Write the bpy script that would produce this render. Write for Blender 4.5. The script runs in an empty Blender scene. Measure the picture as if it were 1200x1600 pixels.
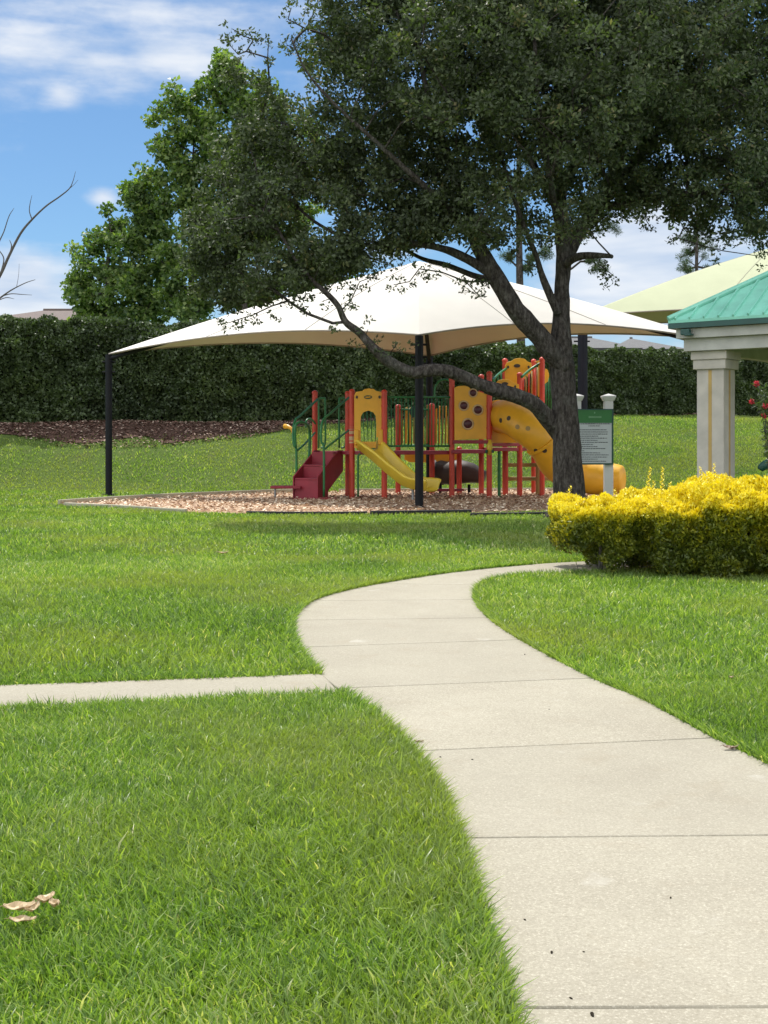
import bpy, math, random
import numpy as np
from mathutils import Vector

random.seed(7)
rng = np.random.default_rng(7)
sc = bpy.context.scene
COL = sc.collection
PI = math.pi
R = math.radians

# ------------------------------------------------------------------ camera
F_PX, HOR, EYE = 1950.0, 690.0, 1.6          # focal length in photo pixels, horizon row, eye height
cd = bpy.data.cameras.new("camera")
cam = bpy.data.objects.new("camera", cd); COL.objects.link(cam)
cam.location = (0, 0, EYE); cam.rotation_euler = (R(90), 0, 0)
cd.sensor_fit = 'VERTICAL'; cd.sensor_height = 36.0
cd.lens = F_PX / 1600 * 36
cd.shift_y = -(800 - HOR) / 1600
cd.clip_start = 0.05; cd.clip_end = 9000
sc.camera = cam

# ------------------------------------------------------------------ sun and sky
SUN_EL, SUN_DX, SUN_DY = 61.0, -0.36, 1.0
SUN_ROT = math.atan2(SUN_DX, SUN_DY)
sd = bpy.data.lights.new("sun", 'SUN'); sun = bpy.data.objects.new("sun", sd); COL.objects.link(sun)
sd.energy = 3.1; sd.angle = R(0.55); sd.color = (1.0, 0.955, 0.88)
dvec = Vector((math.sin(SUN_ROT) * math.cos(R(SUN_EL)), math.cos(SUN_ROT) * math.cos(R(SUN_EL)), math.sin(R(SUN_EL))))
sun.rotation_euler = dvec.to_track_quat('Z', 'Y').to_euler()
sun.location = dvec * 60

world = bpy.data.worlds.new("World"); sc.world = world; world.use_nodes = True
wn, wl = world.node_tree.nodes, world.node_tree.links
wn.clear()
def N(nodes, t, **kw):
    n = nodes.new(t)
    for k, v in kw.items(): setattr(n, k, v)
    return n
sky = N(wn, 'ShaderNodeTexSky', sky_type='NISHITA'); sky.sun_disc = False
sky.sun_elevation = R(SUN_EL); sky.sun_rotation = SUN_ROT; sky.altitude = 10; sky.air_density = 1.0; sky.dust_density = 0.4; sky.ozone_density = 2.0
tc = N(wn, 'ShaderNodeTexCoord')
bg = N(wn, 'ShaderNodeBackground'); wo = N(wn, 'ShaderNodeOutputWorld')
def wmath(op, a, b=None, clamp=False):
    n = N(wn, 'ShaderNodeMath', operation=op); n.use_clamp = clamp
    for i, v in enumerate((a, b)):
        if v is None: continue
        if isinstance(v, (int, float)): n.inputs[i].default_value = v
        else: wl.new(v, n.inputs[i])
    return n.outputs[0]
mp = N(wn, 'ShaderNodeMapping'); mp.inputs['Scale'].default_value = (1, 1, 2.1); wl.new(tc.outputs['Generated'], mp.inputs[0])
nz = N(wn, 'ShaderNodeTexNoise'); nz.inputs['Scale'].default_value = 7.0; nz.inputs['Detail'].default_value = 9; nz.inputs['Roughness'].default_value = .58
wl.new(mp.outputs[0], nz.inputs['Vector'])
nz2 = N(wn, 'ShaderNodeTexNoise'); nz2.inputs['Scale'].default_value = 22.0; nz2.inputs['Detail'].default_value = 6
mp2 = N(wn, 'ShaderNodeMapping'); mp2.inputs['Scale'].default_value = (.45, 1, 2.6); wl.new(tc.outputs['Generated'], mp2.inputs[0]); wl.new(mp2.outputs[0], nz2.inputs['Vector'])
def blob(px, py, rx, ry):                 # a cloud round one compass direction
    d = Vector(((px - 600) / F_PX, 1, (HOR - py) / F_PX)); L = d.length; d.normalize()
    s = N(wn, 'ShaderNodeVectorMath', operation='SUBTRACT'); wl.new(tc.outputs['Generated'], s.inputs[0]); s.inputs[1].default_value = d
    m = N(wn, 'ShaderNodeVectorMath', operation='MULTIPLY'); wl.new(s.outputs[0], m.inputs[0])
    m.inputs[1].default_value = (F_PX * L / rx, 1, F_PX * L / ry)
    l = N(wn, 'ShaderNodeVectorMath', operation='LENGTH'); wl.new(m.outputs[0], l.inputs[0])
    return wmath('SUBTRACT', 1.0, l.outputs['Value'], True)
dens = None
for (px, py, rx, ry, k) in ((10, 455, 200, 90, 1.0), (90, 420, 110, 50, .45), (160, 306, 40, 30, .66), (95, 145, 60, 42, .52), (80, 95, 290, 85, .47), (150, 10, 330, 40, .50), (250, 95, 170, 60, .40),
                            (1000, 400, 210, 120, 1.0), (960, 480, 260, 60, .5), (620, 400, 90, 40, .35), (1500, 250, 400, 200, .6), (-500, 300, 400, 160, .6), (240, 230, 60, 20, .3)):
    b = wmath('MULTIPLY', blob(px, py, rx, ry), k)
    dens = b if dens is None else wmath('MAXIMUM', dens, b)
# low band of distant cloud
sep = N(wn, 'ShaderNodeSeparateXYZ'); wl.new(tc.outputs['Generated'], sep.inputs[0])
band = N(wn, 'ShaderNodeMapRange'); band.inputs['From Min'].default_value = .17; band.inputs['From Max'].default_value = .02; band.inputs['To Max'].default_value = .32
wl.new(sep.outputs['Z'], band.inputs['Value'])
dens = wmath('ADD', dens, band.outputs[0])
n1 = wmath('MULTIPLY', wmath('SUBTRACT', nz.outputs['Fac'], .5), 1.7)
n2 = wmath('MULTIPLY', wmath('SUBTRACT', nz2.outputs['Fac'], .5), .55)
tot = wmath('ADD', dens, wmath('ADD', n1, n2))
cm = N(wn, 'ShaderNodeMapRange', interpolation_type='SMOOTHSTEP'); cm.inputs['From Min'].default_value = .0; cm.inputs['From Max'].default_value = .70; cm.inputs['To Max'].default_value = .93
wl.new(tot, cm.inputs['Value'])
cr = N(wn, 'ShaderNodeMapRange'); cr.inputs['From Min'].default_value = .35; cr.inputs['From Max'].default_value = .65
wl.new(nz2.outputs['Fac'], cr.inputs['Value'])
cc = N(wn, 'ShaderNodeMix', data_type='RGBA'); wl.new(cr.outputs[0], cc.inputs[0])
cc.inputs[6].default_value = (5.6, 6.6, 8.2, 1); cc.inputs[7].default_value = (8.2, 8.6, 9.2, 1)
tint = N(wn, 'ShaderNodeMix', data_type='RGBA', blend_type='MULTIPLY'); tint.inputs[0].default_value = 1
wl.new(sky.outputs[0], tint.inputs[6]); tint.inputs[7].default_value = (.66, .88, 1.05, 1)
mx = N(wn, 'ShaderNodeMix', data_type='RGBA'); wl.new(cm.outputs[0], mx.inputs[0]); wl.new(tint.outputs[2], mx.inputs[6]); wl.new(cc.outputs[2], mx.inputs[7])
# unseen bright broken cumulus, added over and behind the viewer as fill light
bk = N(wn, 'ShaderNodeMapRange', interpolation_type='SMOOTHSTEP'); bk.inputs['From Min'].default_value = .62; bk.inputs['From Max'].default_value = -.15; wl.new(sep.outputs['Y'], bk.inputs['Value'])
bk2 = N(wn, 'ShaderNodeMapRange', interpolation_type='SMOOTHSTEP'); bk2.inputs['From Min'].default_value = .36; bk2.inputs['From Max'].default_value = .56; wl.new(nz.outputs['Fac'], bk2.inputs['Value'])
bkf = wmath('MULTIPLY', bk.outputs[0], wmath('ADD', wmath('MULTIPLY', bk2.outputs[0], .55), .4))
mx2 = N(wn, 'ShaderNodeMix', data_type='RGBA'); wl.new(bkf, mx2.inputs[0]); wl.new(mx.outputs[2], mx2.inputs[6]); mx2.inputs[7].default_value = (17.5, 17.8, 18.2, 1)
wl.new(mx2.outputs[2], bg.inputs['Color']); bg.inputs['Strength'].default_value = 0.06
wl.new(bg.outputs[0], wo.inputs['Surface'])

sc.view_settings.view_transform = 'Standard'; sc.view_settings.look = 'None'
sc.view_settings.gamma = 1.0; sc.view_settings.use_curve_mapping = False; sc.view_settings.exposure = 0.83
sc.cycles.max_bounces = 6; sc.cycles.transparent_max_bounces = 8

# ------------------------------------------------------------------ coordinates
def at(px, py, Y):                     # a photo pixel at real distance Y -> world point
    return np.array(((px - 600) * Y / F_PX, Y, EYE - (py - HOR) * Y / F_PX))
def gd(px, py):                        # a photo pixel on the flat ground
    return at(px, py, EYE * F_PX / (py - HOR))

HX = np.array([-60, -17.3, -14, -3.65, 1.3, 8.3, 20, 70.])
HY = np.array([45, 45, 45.5, 47.5, 50, 54, 60, 62.])
HZ = np.array([2.2, 2.2, 2.25, 2.3, 2.47, 2.7, 2.8, 2.8])
HT = np.array([4.5, 4.5, 4.5, 4.55, 4.35, 4.0, 4.45, 4.5]) + 1.6
def terrain(x, y):
    x = np.asarray(x, float); y = np.asarray(y, float)
    yh = np.interp(x, HX, HY) - .6; zb = np.interp(x, HX, HZ)
    t = np.clip((y - 39.8) / (yh - 39.8), 0, 1); t = t * t * (3 - 2 * t) * .55 + t * .45
    t = np.where(y < 39.8, 0, t)
    back = np.clip((y - yh - 6) / 20, 0, 1)
    z = zb * t * (1 - .25 * back)
    und = .05 * np.sin(x * .9 + 1) * np.sin(y * .8) * np.clip((y - 39) / 3, 0, 1)
    return z + und

# ------------------------------------------------------------------ noise
_perm = np.random.default_rng(3).random((64, 64, 64))
def vnoise(p, s=1.0):
    q = np.asarray(p, float) * s + 100.3
    i = np.floor(q).astype(int); f = q - i; f = f * f * (3 - 2 * f)
    r = 0
    for dx in (0, 1):
        for dy in (0, 1):
            for dz in (0, 1):
                w = (f[..., 0] if dx else 1 - f[..., 0]) * (f[..., 1] if dy else 1 - f[..., 1]) * (f[..., 2] if dz else 1 - f[..., 2])
                r = r + w * _perm[(i[..., 0] + dx) % 64, (i[..., 1] + dy) % 64, (i[..., 2] + dz) % 64]
    return r
def inpoly(P, poly):
    x, y = P[:, 0], P[:, 1]; c = np.zeros(len(x), bool); poly = np.asarray(poly)
    for (x1, y1), (x2, y2) in zip(poly, np.roll(poly, -1, 0)):
        if y1 == y2: continue
        c ^= ((y1 > y) != (y2 > y)) & (x < (x2 - x1) * (y - y1) / (y2 - y1) + x1)
    return c
def catmull(pts, n=10):
    k_ = min(len(p) for p in pts); pts = [np.asarray(p, float)[:k_] for p in pts]; P = [2 * pts[0] - pts[1]] + pts + [2 * pts[-1] - pts[-2]]; out = []
    for i in range(1, len(P) - 2):
        for k in range(n):
            t = k / n
            out.append(.5 * (2 * P[i] + (P[i + 1] - P[i - 1]) * t + (2 * P[i - 1] - 5 * P[i] + 4 * P[i + 1] - P[i + 2]) * t * t + (3 * P[i] - P[i - 1] - 3 * P[i + 1] + P[i + 2]) * t ** 3))
    out.append(pts[-1]); return np.array(out)
def unit(v):
    v = np.asarray(v, float); return v / np.maximum(np.linalg.norm(v, axis=-1, keepdims=True), 1e-9)

# ------------------------------------------------------------------ mesh builder
class MB:
    def __init__(s): s.V = []; s.F = []; s.n = 0; s.A = []; s.hasA = False
    def add(s, V, Fc, a=None):
        V = np.asarray(V, float).reshape(-1, 3); s.V.append(V)
        if isinstance(Fc, np.ndarray): s.F.append(Fc + s.n)
        else:
            for f in Fc: s.F.append([i + s.n for i in f])
        nf = len(Fc)
        if a is not None: s.hasA = True; s.A.append(np.broadcast_to(np.asarray(a, float), (nf,)))
        else: s.A.append(np.zeros(nf))
        s.n += len(V); return s
    def box(s, c, size, ax=None, a=None):
        h = np.array(size) / 2; sg = np.array([(x, y, z) for x in (-1, 1) for y in (-1, 1) for z in (-1, 1)]) * h
        if ax is not None: sg = sg @ np.array(ax)
        return s.add(sg + np.array(c), [(0, 1, 3, 2), (4, 6, 7, 5), (0, 4, 5, 1), (2, 3, 7, 6), (0, 2, 6, 4), (1, 5, 7, 3)], a)
    def tube(s, pts, r, sides=10, cap=True, bump=0, a=None, oval=1.0):
        pts = np.asarray(pts, float); n = len(pts); r = np.broadcast_to(np.asarray(r, float), (n,))
        T = unit(np.gradient(pts, axis=0)); up = np.array((0, 0, 1.)) if abs(T[0][2]) < .9 else np.array((0, 1., 0))
        U = unit(np.cross(T[0], up)); V = []
        for i in range(n):
            U = unit(U - T[i] * np.dot(U, T[i])); W = np.cross(T[i], U)
            for k in range(sides):
                an = 2 * PI * k / sides
                V.append(pts[i] + r[i] * (math.cos(an) * U + math.sin(an) * W * oval))
        V = np.array(V)
        if bump:
            c = np.repeat(pts, sides, 0); nn = vnoise(V, 2.4) * .6 + vnoise(V, 6.5) * .4
            V = c + (V - c) * (1 + bump * (nn[:, None] - .5) * 2)
        Fc = [(i * sides + k, i * sides + (k + 1) % sides, (i + 1) * sides + (k + 1) % sides, (i + 1) * sides + k) for i in range(n - 1) for k in range(sides)]
        if cap: Fc += [tuple(range(sides - 1, -1, -1)), tuple(range((n - 1) * sides, n * sides))]
        return s.add(V, Fc, a)
    def cyls(s, A, B, ra, rb, sides=5):
        A = np.asarray(A); B = np.asarray(B); T = unit(B - A); ref = np.where(np.abs(T[:, 2:3]) < .9, np.array([[0, 0, 1.]]), np.array([[1., 0, 0]]))
        U = unit(np.cross(T, ref)); W = np.cross(T, U); n = len(A)
        an = 2 * PI * np.arange(sides) / sides; ring = U[:, None] * np.cos(an)[None, :, None] + W[:, None] * np.sin(an)[None, :, None]
        V = np.concatenate([A[:, None] + ring * np.asarray(ra)[:, None, None], B[:, None] + ring * np.asarray(rb)[:, None, None]], 1).reshape(-1, 3)
        base = (np.arange(n) * 2 * sides)[:, None, None]; k = np.arange(sides); k2 = (k + 1) % sides
        q = np.stack([k, k2, k2 + sides, k + sides], 1)[None]
        return s.add(V, (base + q).reshape(-1, 4))
    def leaves(s, C, A, B, l, w, a=None, fold=.2):
        C = np.asarray(C); n = len(C); l = np.broadcast_to(l, (n,))[:, None]; w = np.broadcast_to(w, (n,))[:, None]
        Nn = np.cross(A, B)
        V = np.stack([C - A * l * .5, C + B * w * .5 + Nn * w * fold - A * l * .05, C + A * l * .5, C - B * w * .5 + Nn * w * fold - A * l * .05], 1).reshape(-1, 3)
        return s.add(V, np.arange(n * 4).reshape(-1, 4), a)
    def prism(s, poly, Y0, Y1, a=None):               # outline in X,Z, depth along Y
        p = np.asarray(poly, float); n = len(p)
        f = np.column_stack([p[:, 0], np.full(n, Y0), p[:, 1]]); b = np.column_stack([p[:, 0], np.full(n, Y1), p[:, 1]])
        return s.add(np.vstack([f, b]), [tuple(range(n)), tuple(range(2 * n - 1, n - 1, -1))] + [((i + 1) % n, i, i + n, (i + 1) % n + n) for i in range(n)], a)
    def lathe(s, c, prof, sides=16, a=None):          # profile (r, z) round the vertical through c
        V = []
        for r, z in prof:
            for k in range(sides): V.append((c[0] + r * math.cos(2 * PI * k / sides), c[1] + r * math.sin(2 * PI * k / sides), c[2] + z))
        n = len(prof)
        Fc = [(i * sides + k, i * sides + (k + 1) % sides, (i + 1) * sides + (k + 1) % sides, (i + 1) * sides + k) for i in range(n - 1) for k in range(sides)]
        Fc += [tuple(range(sides - 1, -1, -1)), tuple(range((n - 1) * sides, n * sides))]
        return s.add(V, Fc, a)
    def build(s, name, mat, parent=None, origin=None, smooth=False, bevel=0):
        V = np.vstack(s.V)
        org = np.array(origin if origin is not None else (ROOT.get(parent.name, (0, 0, 0)) if parent else (0, 0, 0)), float)
        V = V - org
        me = bpy.data.meshes.new(name)
        if all(isinstance(f, np.ndarray) for f in s.F):
            q = np.concatenate(s.F); k = q.shape[1]
            me.vertices.add(len(V)); me.vertices.foreach_set('co', V.astype(np.float32).ravel())
            me.loops.add(q.size); me.loops.foreach_set('vertex_index', q.astype(np.int32).ravel())
            me.polygons.add(len(q)); me.polygons.foreach_set('loop_start', np.arange(0, q.size, k, dtype=np.int32))
            me.update(calc_edges=True)
        else:
            Fl = []
            for f in s.F:
                if isinstance(f, np.ndarray): Fl += f.tolist()
                else: Fl.append(f)
            me.from_pydata(V.tolist(), [], Fl); me.update()
        if s.hasA:
            at_ = me.attributes.new('rnd', 'FLOAT', 'FACE'); at_.data.foreach_set('value', np.concatenate(s.A).astype(np.float32))
        if smooth: me.polygons.foreach_set('use_smooth', np.ones(len(me.polygons), bool))
        me.materials.append(mat)
        o = bpy.data.objects.new(name, me); COL.objects.link(o)
        if parent is not None: o.parent = parent; ROOT[o.name] = ROOT.get(parent.name, (0, 0, 0))
        else: o.location = org; ROOT[o.name] = tuple(org)
        if bevel:
            m = o.modifiers.new('bevel', 'BEVEL'); m.width = bevel; m.segments = 2; m.limit_method = 'ANGLE'; m.angle_limit = R(35)
        if smooth == 'auto':
            pass
        return o
ROOT = {}
def tag(o, label, cat, group=None, kind=None):
    if label: o['label'] = label
    if cat: o['category'] = cat
    if group: o['group'] = group
    if kind: o['kind'] = kind
    return o
def thing(name, loc, label, cat, group=None):
    o = bpy.data.objects.new(name, None); COL.objects.link(o); o.location = loc; ROOT[o.name] = tuple(loc)
    o.empty_display_size = .3
    return tag(o, label, cat, group)
def structure(o): o['kind'] = 'structure'; return o

# ------------------------------------------------------------------ materials
def mat_base(name):
    m = bpy.data.materials.new(name); m.use_nodes = True; nt = m.node_tree
    return m, nt.nodes, nt.links, nt.nodes['Principled BSDF']
def setin(nodes, links, node, sock, v):
    if isinstance(v, (int, float, tuple)): node.inputs[sock].default_value = v
    else: links.new(v, node.inputs[sock])
def noise(nodes, links, scale, detail=4, rough=.55, coord='Object', sc3=None, dim=None):
    t = nodes.new('ShaderNodeTexCoord'); src = t.outputs[coord]
    if coord == 'World': pass
    if sc3:
        mp = nodes.new('ShaderNodeMapping'); mp.inputs['Scale'].default_value = sc3; links.new(src, mp.inputs[0]); src = mp.outputs[0]
    n = nodes.new('ShaderNodeTexNoise'); n.inputs['Scale'].default_value = scale; n.inputs['Detail'].default_value = detail; n.inputs['Roughness'].default_value = rough
    links.new(src, n.inputs['Vector']); return n.outputs['Fac']
def ramp(nodes, links, fac, stops):
    r = nodes.new('ShaderNodeValToRGB'); e = r.color_ramp.elements
    while len(e) < len(stops): e.new(.5)
    for el, (p, c) in zip(e, stops): el.position = p; el.color = (*c, 1)
    links.new(fac, r.inputs[0]); return r.outputs[0]
def mixc(nodes, links, fac, a, b, mode='MIX'):
    n = nodes.new('ShaderNodeMix'); n.data_type = 'RGBA'; n.blend_type = mode
    setin(nodes, links, n, 0, fac)
    for i, v in ((6, a), (7, b)):
        if isinstance(v, tuple): n.inputs[i].default_value = (*v, 1) if len(v) == 3 else v
        else: links.new(v, n.inputs[i])
    return n.outputs[2]
def mrange(nodes, links, v, a, b, c=0., d=1.):
    n = nodes.new('ShaderNodeMapRange'); links.new(v, n.inputs['Value'])
    for k, x in zip(('From Min', 'From Max', 'To Min', 'To Max'), (a, b, c, d)): n.inputs[k].default_value = x
    return n.outputs[0]
def bump(nodes, links, h, strength, dist, bs):
    b = nodes.new('ShaderNodeBump'); b.inputs['Strength'].default_value = strength; b.inputs['Distance'].default_value = dist
    links.new(h, b.inputs['Height']); links.new(b.outputs[0], bs.inputs['Normal'])

def plain(name, col, rough=.5, metal=0, var=.18, scale=3., fine=40., spec=.5):
    """painted, moulded or rendered surface with slight patchiness and fine grain"""
    m, n, l, b = mat_base(name)
    a = noise(n, l, scale, 5); f = noise(n, l, fine, 3)
    dark = tuple(c * (1 - var) for c in col); light = tuple(min(1, c * (1 + var * .6)) for c in col)
    c = ramp(n, l, a, [(.3, dark), (.7, light)])
    l.new(c, b.inputs['Base Color']); b.inputs['Metallic'].default_value = metal
    l.new(mrange(n, l, f, .3, .7, rough * .85, min(1, rough * 1.15)), b.inputs['Roughness'])
    b.inputs['Specular IOR Level'].default_value = spec
    bump(n, l, f, .12, .01, b)
    return m
def leafmat(name, stops, rough=.45, trans=.35, tcol=(.25, .4, .06), spec=.5, patch=None, pscale=.6):
    m, n, l, b = mat_base(name)
    at_ = n.new('ShaderNodeAttribute'); at_.attribute_name = 'rnd'
    c = ramp(n, l, at_.outputs['Fac'], stops)
    if patch:
        pn = noise(n, l, pscale, 3)
        c = mixc(n, l, mrange(n, l, pn, .45, .62), c, mixc(n, l, .6, c, patch))
    l.new(c, b.inputs['Base Color']); b.inputs['Roughness'].default_value = rough; b.inputs['Specular IOR Level'].default_value = spec
    t = n.new('ShaderNodeBsdfTranslucent'); l.new(mixc(n, l, 1.0, c, tuple(x * 3 for x in tcol), 'MULTIPLY'), t.inputs['Color'])
    mix = n.new('ShaderNodeMixShader'); mix.inputs[0].default_value = trans
    l.new(b.outputs[0], mix.inputs[1]); l.new(t.outputs[0], mix.inputs[2]); l.new(mix.outputs[0], n['Material Output'].inputs['Surface'])
    return m

M = {}
M['red'] = plain('red_powder_coat', (.56, .055, .025), .4)
M['darkred'] = plain('dark_red_vinyl_deck', (.27, .018, .035), .5)
M['yellow'] = plain('yellow_plastic', (.78, .41, .025), .4, var=.12)
M['slideyellow'] = plain('slide_yellow_plastic', (.74, .55, .05), .35, var=.1)
M['green'] = plain('green_powder_coat', (.02, .17, .05), .4)
M['brownplastic'] = plain('brown_plastic', (.05, .04, .035), .6)
M['tan'] = plain('tan_post', (.36, .24, .08), .6)
M['black'] = plain('black_steel', (.006, .007, .010), .6, spec=.25)
M['navy'] = plain('navy_steel', (.007, .008, .016), .6, spec=.25)
M['purple'] = plain('purple_bubble', (.07, .015, .025), .35)
M['rim'] = plain('pale_rim', (.55, .40, .22), .5)
M['graymetal'] = plain('galvanised_steel', (.30, .31, .31), .4, metal=.5)
M['stucco'] = plain('stucco_cream', (.46, .43, .38), .85, fine=90)
M['gold'] = plain('ochre_strip', (.42, .29, .10), .8)
M['beam'] = plain('painted_beam', (.42, .42, .39), .6)
M['white'] = plain('white_vinyl', (.62, .61, .60), .5, var=.06)
M['signgreen'] = plain('sign_green', (.03, .17, .04), .5, var=.05)
M['signpanel'] = plain('sign_panel', (.52, .56, .58), .5, var=.04)
M['signtext'] = plain('sign_text', (.03, .04, .05), .6)
M['signpale'] = plain('sign_pale_print', (.20, .40, .22), .6)
M['rubber'] = plain('black_rubber_edging', (.012, .012, .014), .75)
M['timber'] = plain('weathered_edging', (.36, .34, .25), .8)
M['wall'] = plain('house_wall', (.42, .42, .36), .9)
M['glass'] = plain('window_glass', (.03, .04, .05), .1)
M['twig'] = plain('grey_bark', (.10, .09, .085), .9)
M['playgreen'] = plain('dark_green_plastic', (.01, .07, .05), .5)

def roofmat(name, col):
    m, n, l, b = mat_base(name)
    br = n.new('ShaderNodeTexBrick'); br.inputs['Scale'].default_value = 3; br.inputs['Color1'].default_value = (*col, 1); br.inputs['Color2'].default_value = (*(c * .75 for c in col), 1)
    br.inputs['Mortar'].default_value = (*(c * .4 for c in col), 1)
    t = n.new('ShaderNodeTexCoord'); l.new(t.outputs['Object'], br.inputs['Vector']); l.new(br.outputs[0], b.inputs['Base Color']); b.inputs['Roughness'].default_value = .9
    return m
M['roofbrown'] = roofmat('brown_shingle', (.17, .13, .115)); M['roofgrey'] = roofmat('grey_shingle', (.15, .15, .15))

# bark
m, n, l, b = mat_base('oak_bark')
t1 = noise(n, l, 15, 9, .78, sc3=(1, 1, .36)); t2 = noise(n, l, 1.4, 4, .6)
c = ramp(n, l, t1, [(.35, (.016, .013, .012)), (.5, (.07, .060, .053)), (.68, (.18, .165, .15))])
c = mixc(n, l, mrange(n, l, t2, .58, .70, 0, .5), c, (.13, .14, .12))
l.new(c, b.inputs['Base Color']); b.inputs['Roughness'].default_value = .95; b.inputs['Specular IOR Level'].default_value = .2
vo = n.new('ShaderNodeTexVoronoi'); vo.inputs['Scale'].default_value = 16; tcx = n.new('ShaderNodeTexCoord'); mpx = n.new('ShaderNodeMapping'); mpx.inputs['Scale'].default_value = (1, 1, .3)
l.new(tcx.outputs['Object'], mpx.inputs[0]); l.new(mpx.outputs[0], vo.inputs['Vector'])
ad = n.new('ShaderNodeMath'); ad.operation = 'ADD'; l.new(t1, ad.inputs[0]); l.new(vo.outputs['Distance'], ad.inputs[1])
bump(n, l, ad.outputs[0], .9, .06, b); M['bark'] = m

# foliage
M['oakleaf'] = leafmat('oak_leaf', [(0, (.045, .058, .034)), (.5, (.09, .115, .06)), (.88, (.14, .175, .075)), (1, (.24, .21, .11))], .6, .28, (.34, .45, .10), .35)
M['broadleaf'] = leafmat('broad_leaf', [(0, (.05, .10, .035)), (.5, (.16, .24, .075)), (1, (.36, .43, .15))], .5, .42, (.34, .42, .1))
M['pineleaf'] = leafmat('pine_needle', [(0, (.03, .055, .022)), (1, (.10, .15, .05))], .6, .2)
M['hedgeleaf'] = leafmat('hedge_leaf', [(0, (.04, .06, .03)), (.5, (.085, .125, .045)), (.9, (.17, .22, .075)), (1, (.28, .30, .12))], .5, .25, (.34, .42, .1))
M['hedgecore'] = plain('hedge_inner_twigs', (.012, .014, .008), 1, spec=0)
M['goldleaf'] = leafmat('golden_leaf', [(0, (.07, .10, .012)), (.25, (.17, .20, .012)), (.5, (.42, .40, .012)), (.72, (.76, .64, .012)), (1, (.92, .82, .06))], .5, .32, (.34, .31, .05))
M['goldcore'] = plain('golden_inner_twigs', (.03, .025, .012), 1, spec=0)
M['oleander'] = leafmat('oleander_leaf', [(0, (.03, .06, .025)), (1, (.14, .18, .08))], .45, .3)
M['petal'] = leafmat('pink_petal', [(0, (.55, .05, .08)), (1, (.75, .16, .20))], .6, .3, (.4, .2, .2))
M['blade'] = leafmat('grass_blade', [(0, (.055, .11, .022)), (.4, (.17, .285, .055)), (.74, (.35, .47, .12)), (.90, (.50, .54, .24)), (1, (.66, .62, .38))], .40, .48, (.43, .46, .13), .5, patch=(.30, .33, .10), pscale=.28)
M['dryleaf'] = leafmat('dry_leaf', [(0, (.20, .12, .06)), (.75, (.50, .38, .22)), (1, (.72, .60, .40))], .7, .2, (.4, .3, .2))

# ground under the grass
m, n, l, b = mat_base('lawn_soil')
g1 = noise(n, l, 1.6, 6); g2 = noise(n, l, 60, 3, .7); g3 = noise(n, l, .25, 4)
c = ramp(n, l, g2, [(.3, (.035, .055, .014)), (.55, (.085, .13, .03)), (.75, (.15, .19, .055))])
c = mixc(n, l, mrange(n, l, g1, .55, .75, 0, .5), c, (.10, .085, .045))
l.new(c, b.inputs['Base Color']); b.inputs['Roughness'].default_value = 1; b.inputs['Specular IOR Level'].default_value = .1
bump(n, l, g2, .6, .04, b); M['soil'] = m

# concrete
m, n, l, b = mat_base('broom_finished_concrete')
a1 = noise(n, l, 1.1, 6, .6); a2 = noise(n, l, 95, 3, .85); a3 = noise(n, l, 14, 5, .65, sc3=(.6, 2.4, 1)); a4 = noise(n, l, 3.2, 3)
c = ramp(n, l, a1, [(.3, (.28, .255, .198)), (.52, (.32, .295, .23)), (.72, (.35, .323, .255))])
c = mixc(n, l, mrange(n, l, a3, .45, .75, 0, .45), c, (.285, .26, .205))
c = mixc(n, l, mrange(n, l, a2, .54, .68, 0, .65), c, (.56, .52, .42))
c = mixc(n, l, mrange(n, l, a2, .46, .32, 0, .65), c, (.19, .165, .12))
sa = n.new('ShaderNodeAttribute'); sa.attribute_name = 'rnd'
c = mixc(n, l, mrange(n, l, sa.outputs['Fac'], 0, 1, .0, .30), c, (.27, .25, .20))
a5 = noise(n, l, 2.3, 7, .7)
c = mixc(n, l, mrange(n, l, a5, .56, .72, 0, .35), c, (.25, .205, .14))
a6 = noise(n, l, 38, 4, .7)
c = mixc(n, l, mrange(n, l, a6, .66, .72, 0, .45), c, (.20, .175, .13))
c = mixc(n, l, mrange(n, l, a4, .66, .74, 0, .30), c, (.50, .48, .43))
l.new(c, b.inputs['Base Color']); b.inputs['Roughness'].default_value = .9; b.inputs['Specular IOR Level'].default_value = .25
bump(n, l, a2, .35, .004, b); M['concrete'] = m
M['joint'] = plain('joint_dirt', (.035, .03, .022), 1, spec=0)

# mulch
m, n, l, b = mat_base('wood_mulch')
v = n.new('ShaderNodeTexVoronoi'); v.inputs['Scale'].default_value = 22; tcx = n.new('ShaderNodeTexCoord'); l.new(tcx.outputs['Object'], v.inputs['Vector'])
sp = n.new('ShaderNodeSeparateColor'); l.new(v.outputs['Color'], sp.inputs[0])
c = ramp(n, l, sp.outputs[0], [(0, (.20, .10, .06)), (.5, (.42, .27, .17)), (1, (.68, .53, .38))])
l.new(c, b.inputs['Base Color']); b.inputs['Roughness'].default_value = 1; b.inputs['Specular IOR Level'].default_value = .1
bump(n, l, v.outputs['Distance'], .6, .04, b); M['mulch'] = m
M['chip'] = leafmat('wood_chip', [(0, (.18, .09, .06)), (.5, (.48, .34, .23)), (1, (.90, .78, .60))], .9, .02, (.4, .3, .2), .2)
M['litter'] = leafmat('bark_litter', [(0, (.08, .04, .03)), (.6, (.19, .11, .085)), (1, (.50, .40, .32))], .9, .02, (.4, .3, .2), .2)

M['bedsoil'] = plain('reddish_bed_soil', (.075, .046, .035), 1, var=.4, scale=6, fine=25, spec=.1)
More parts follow.
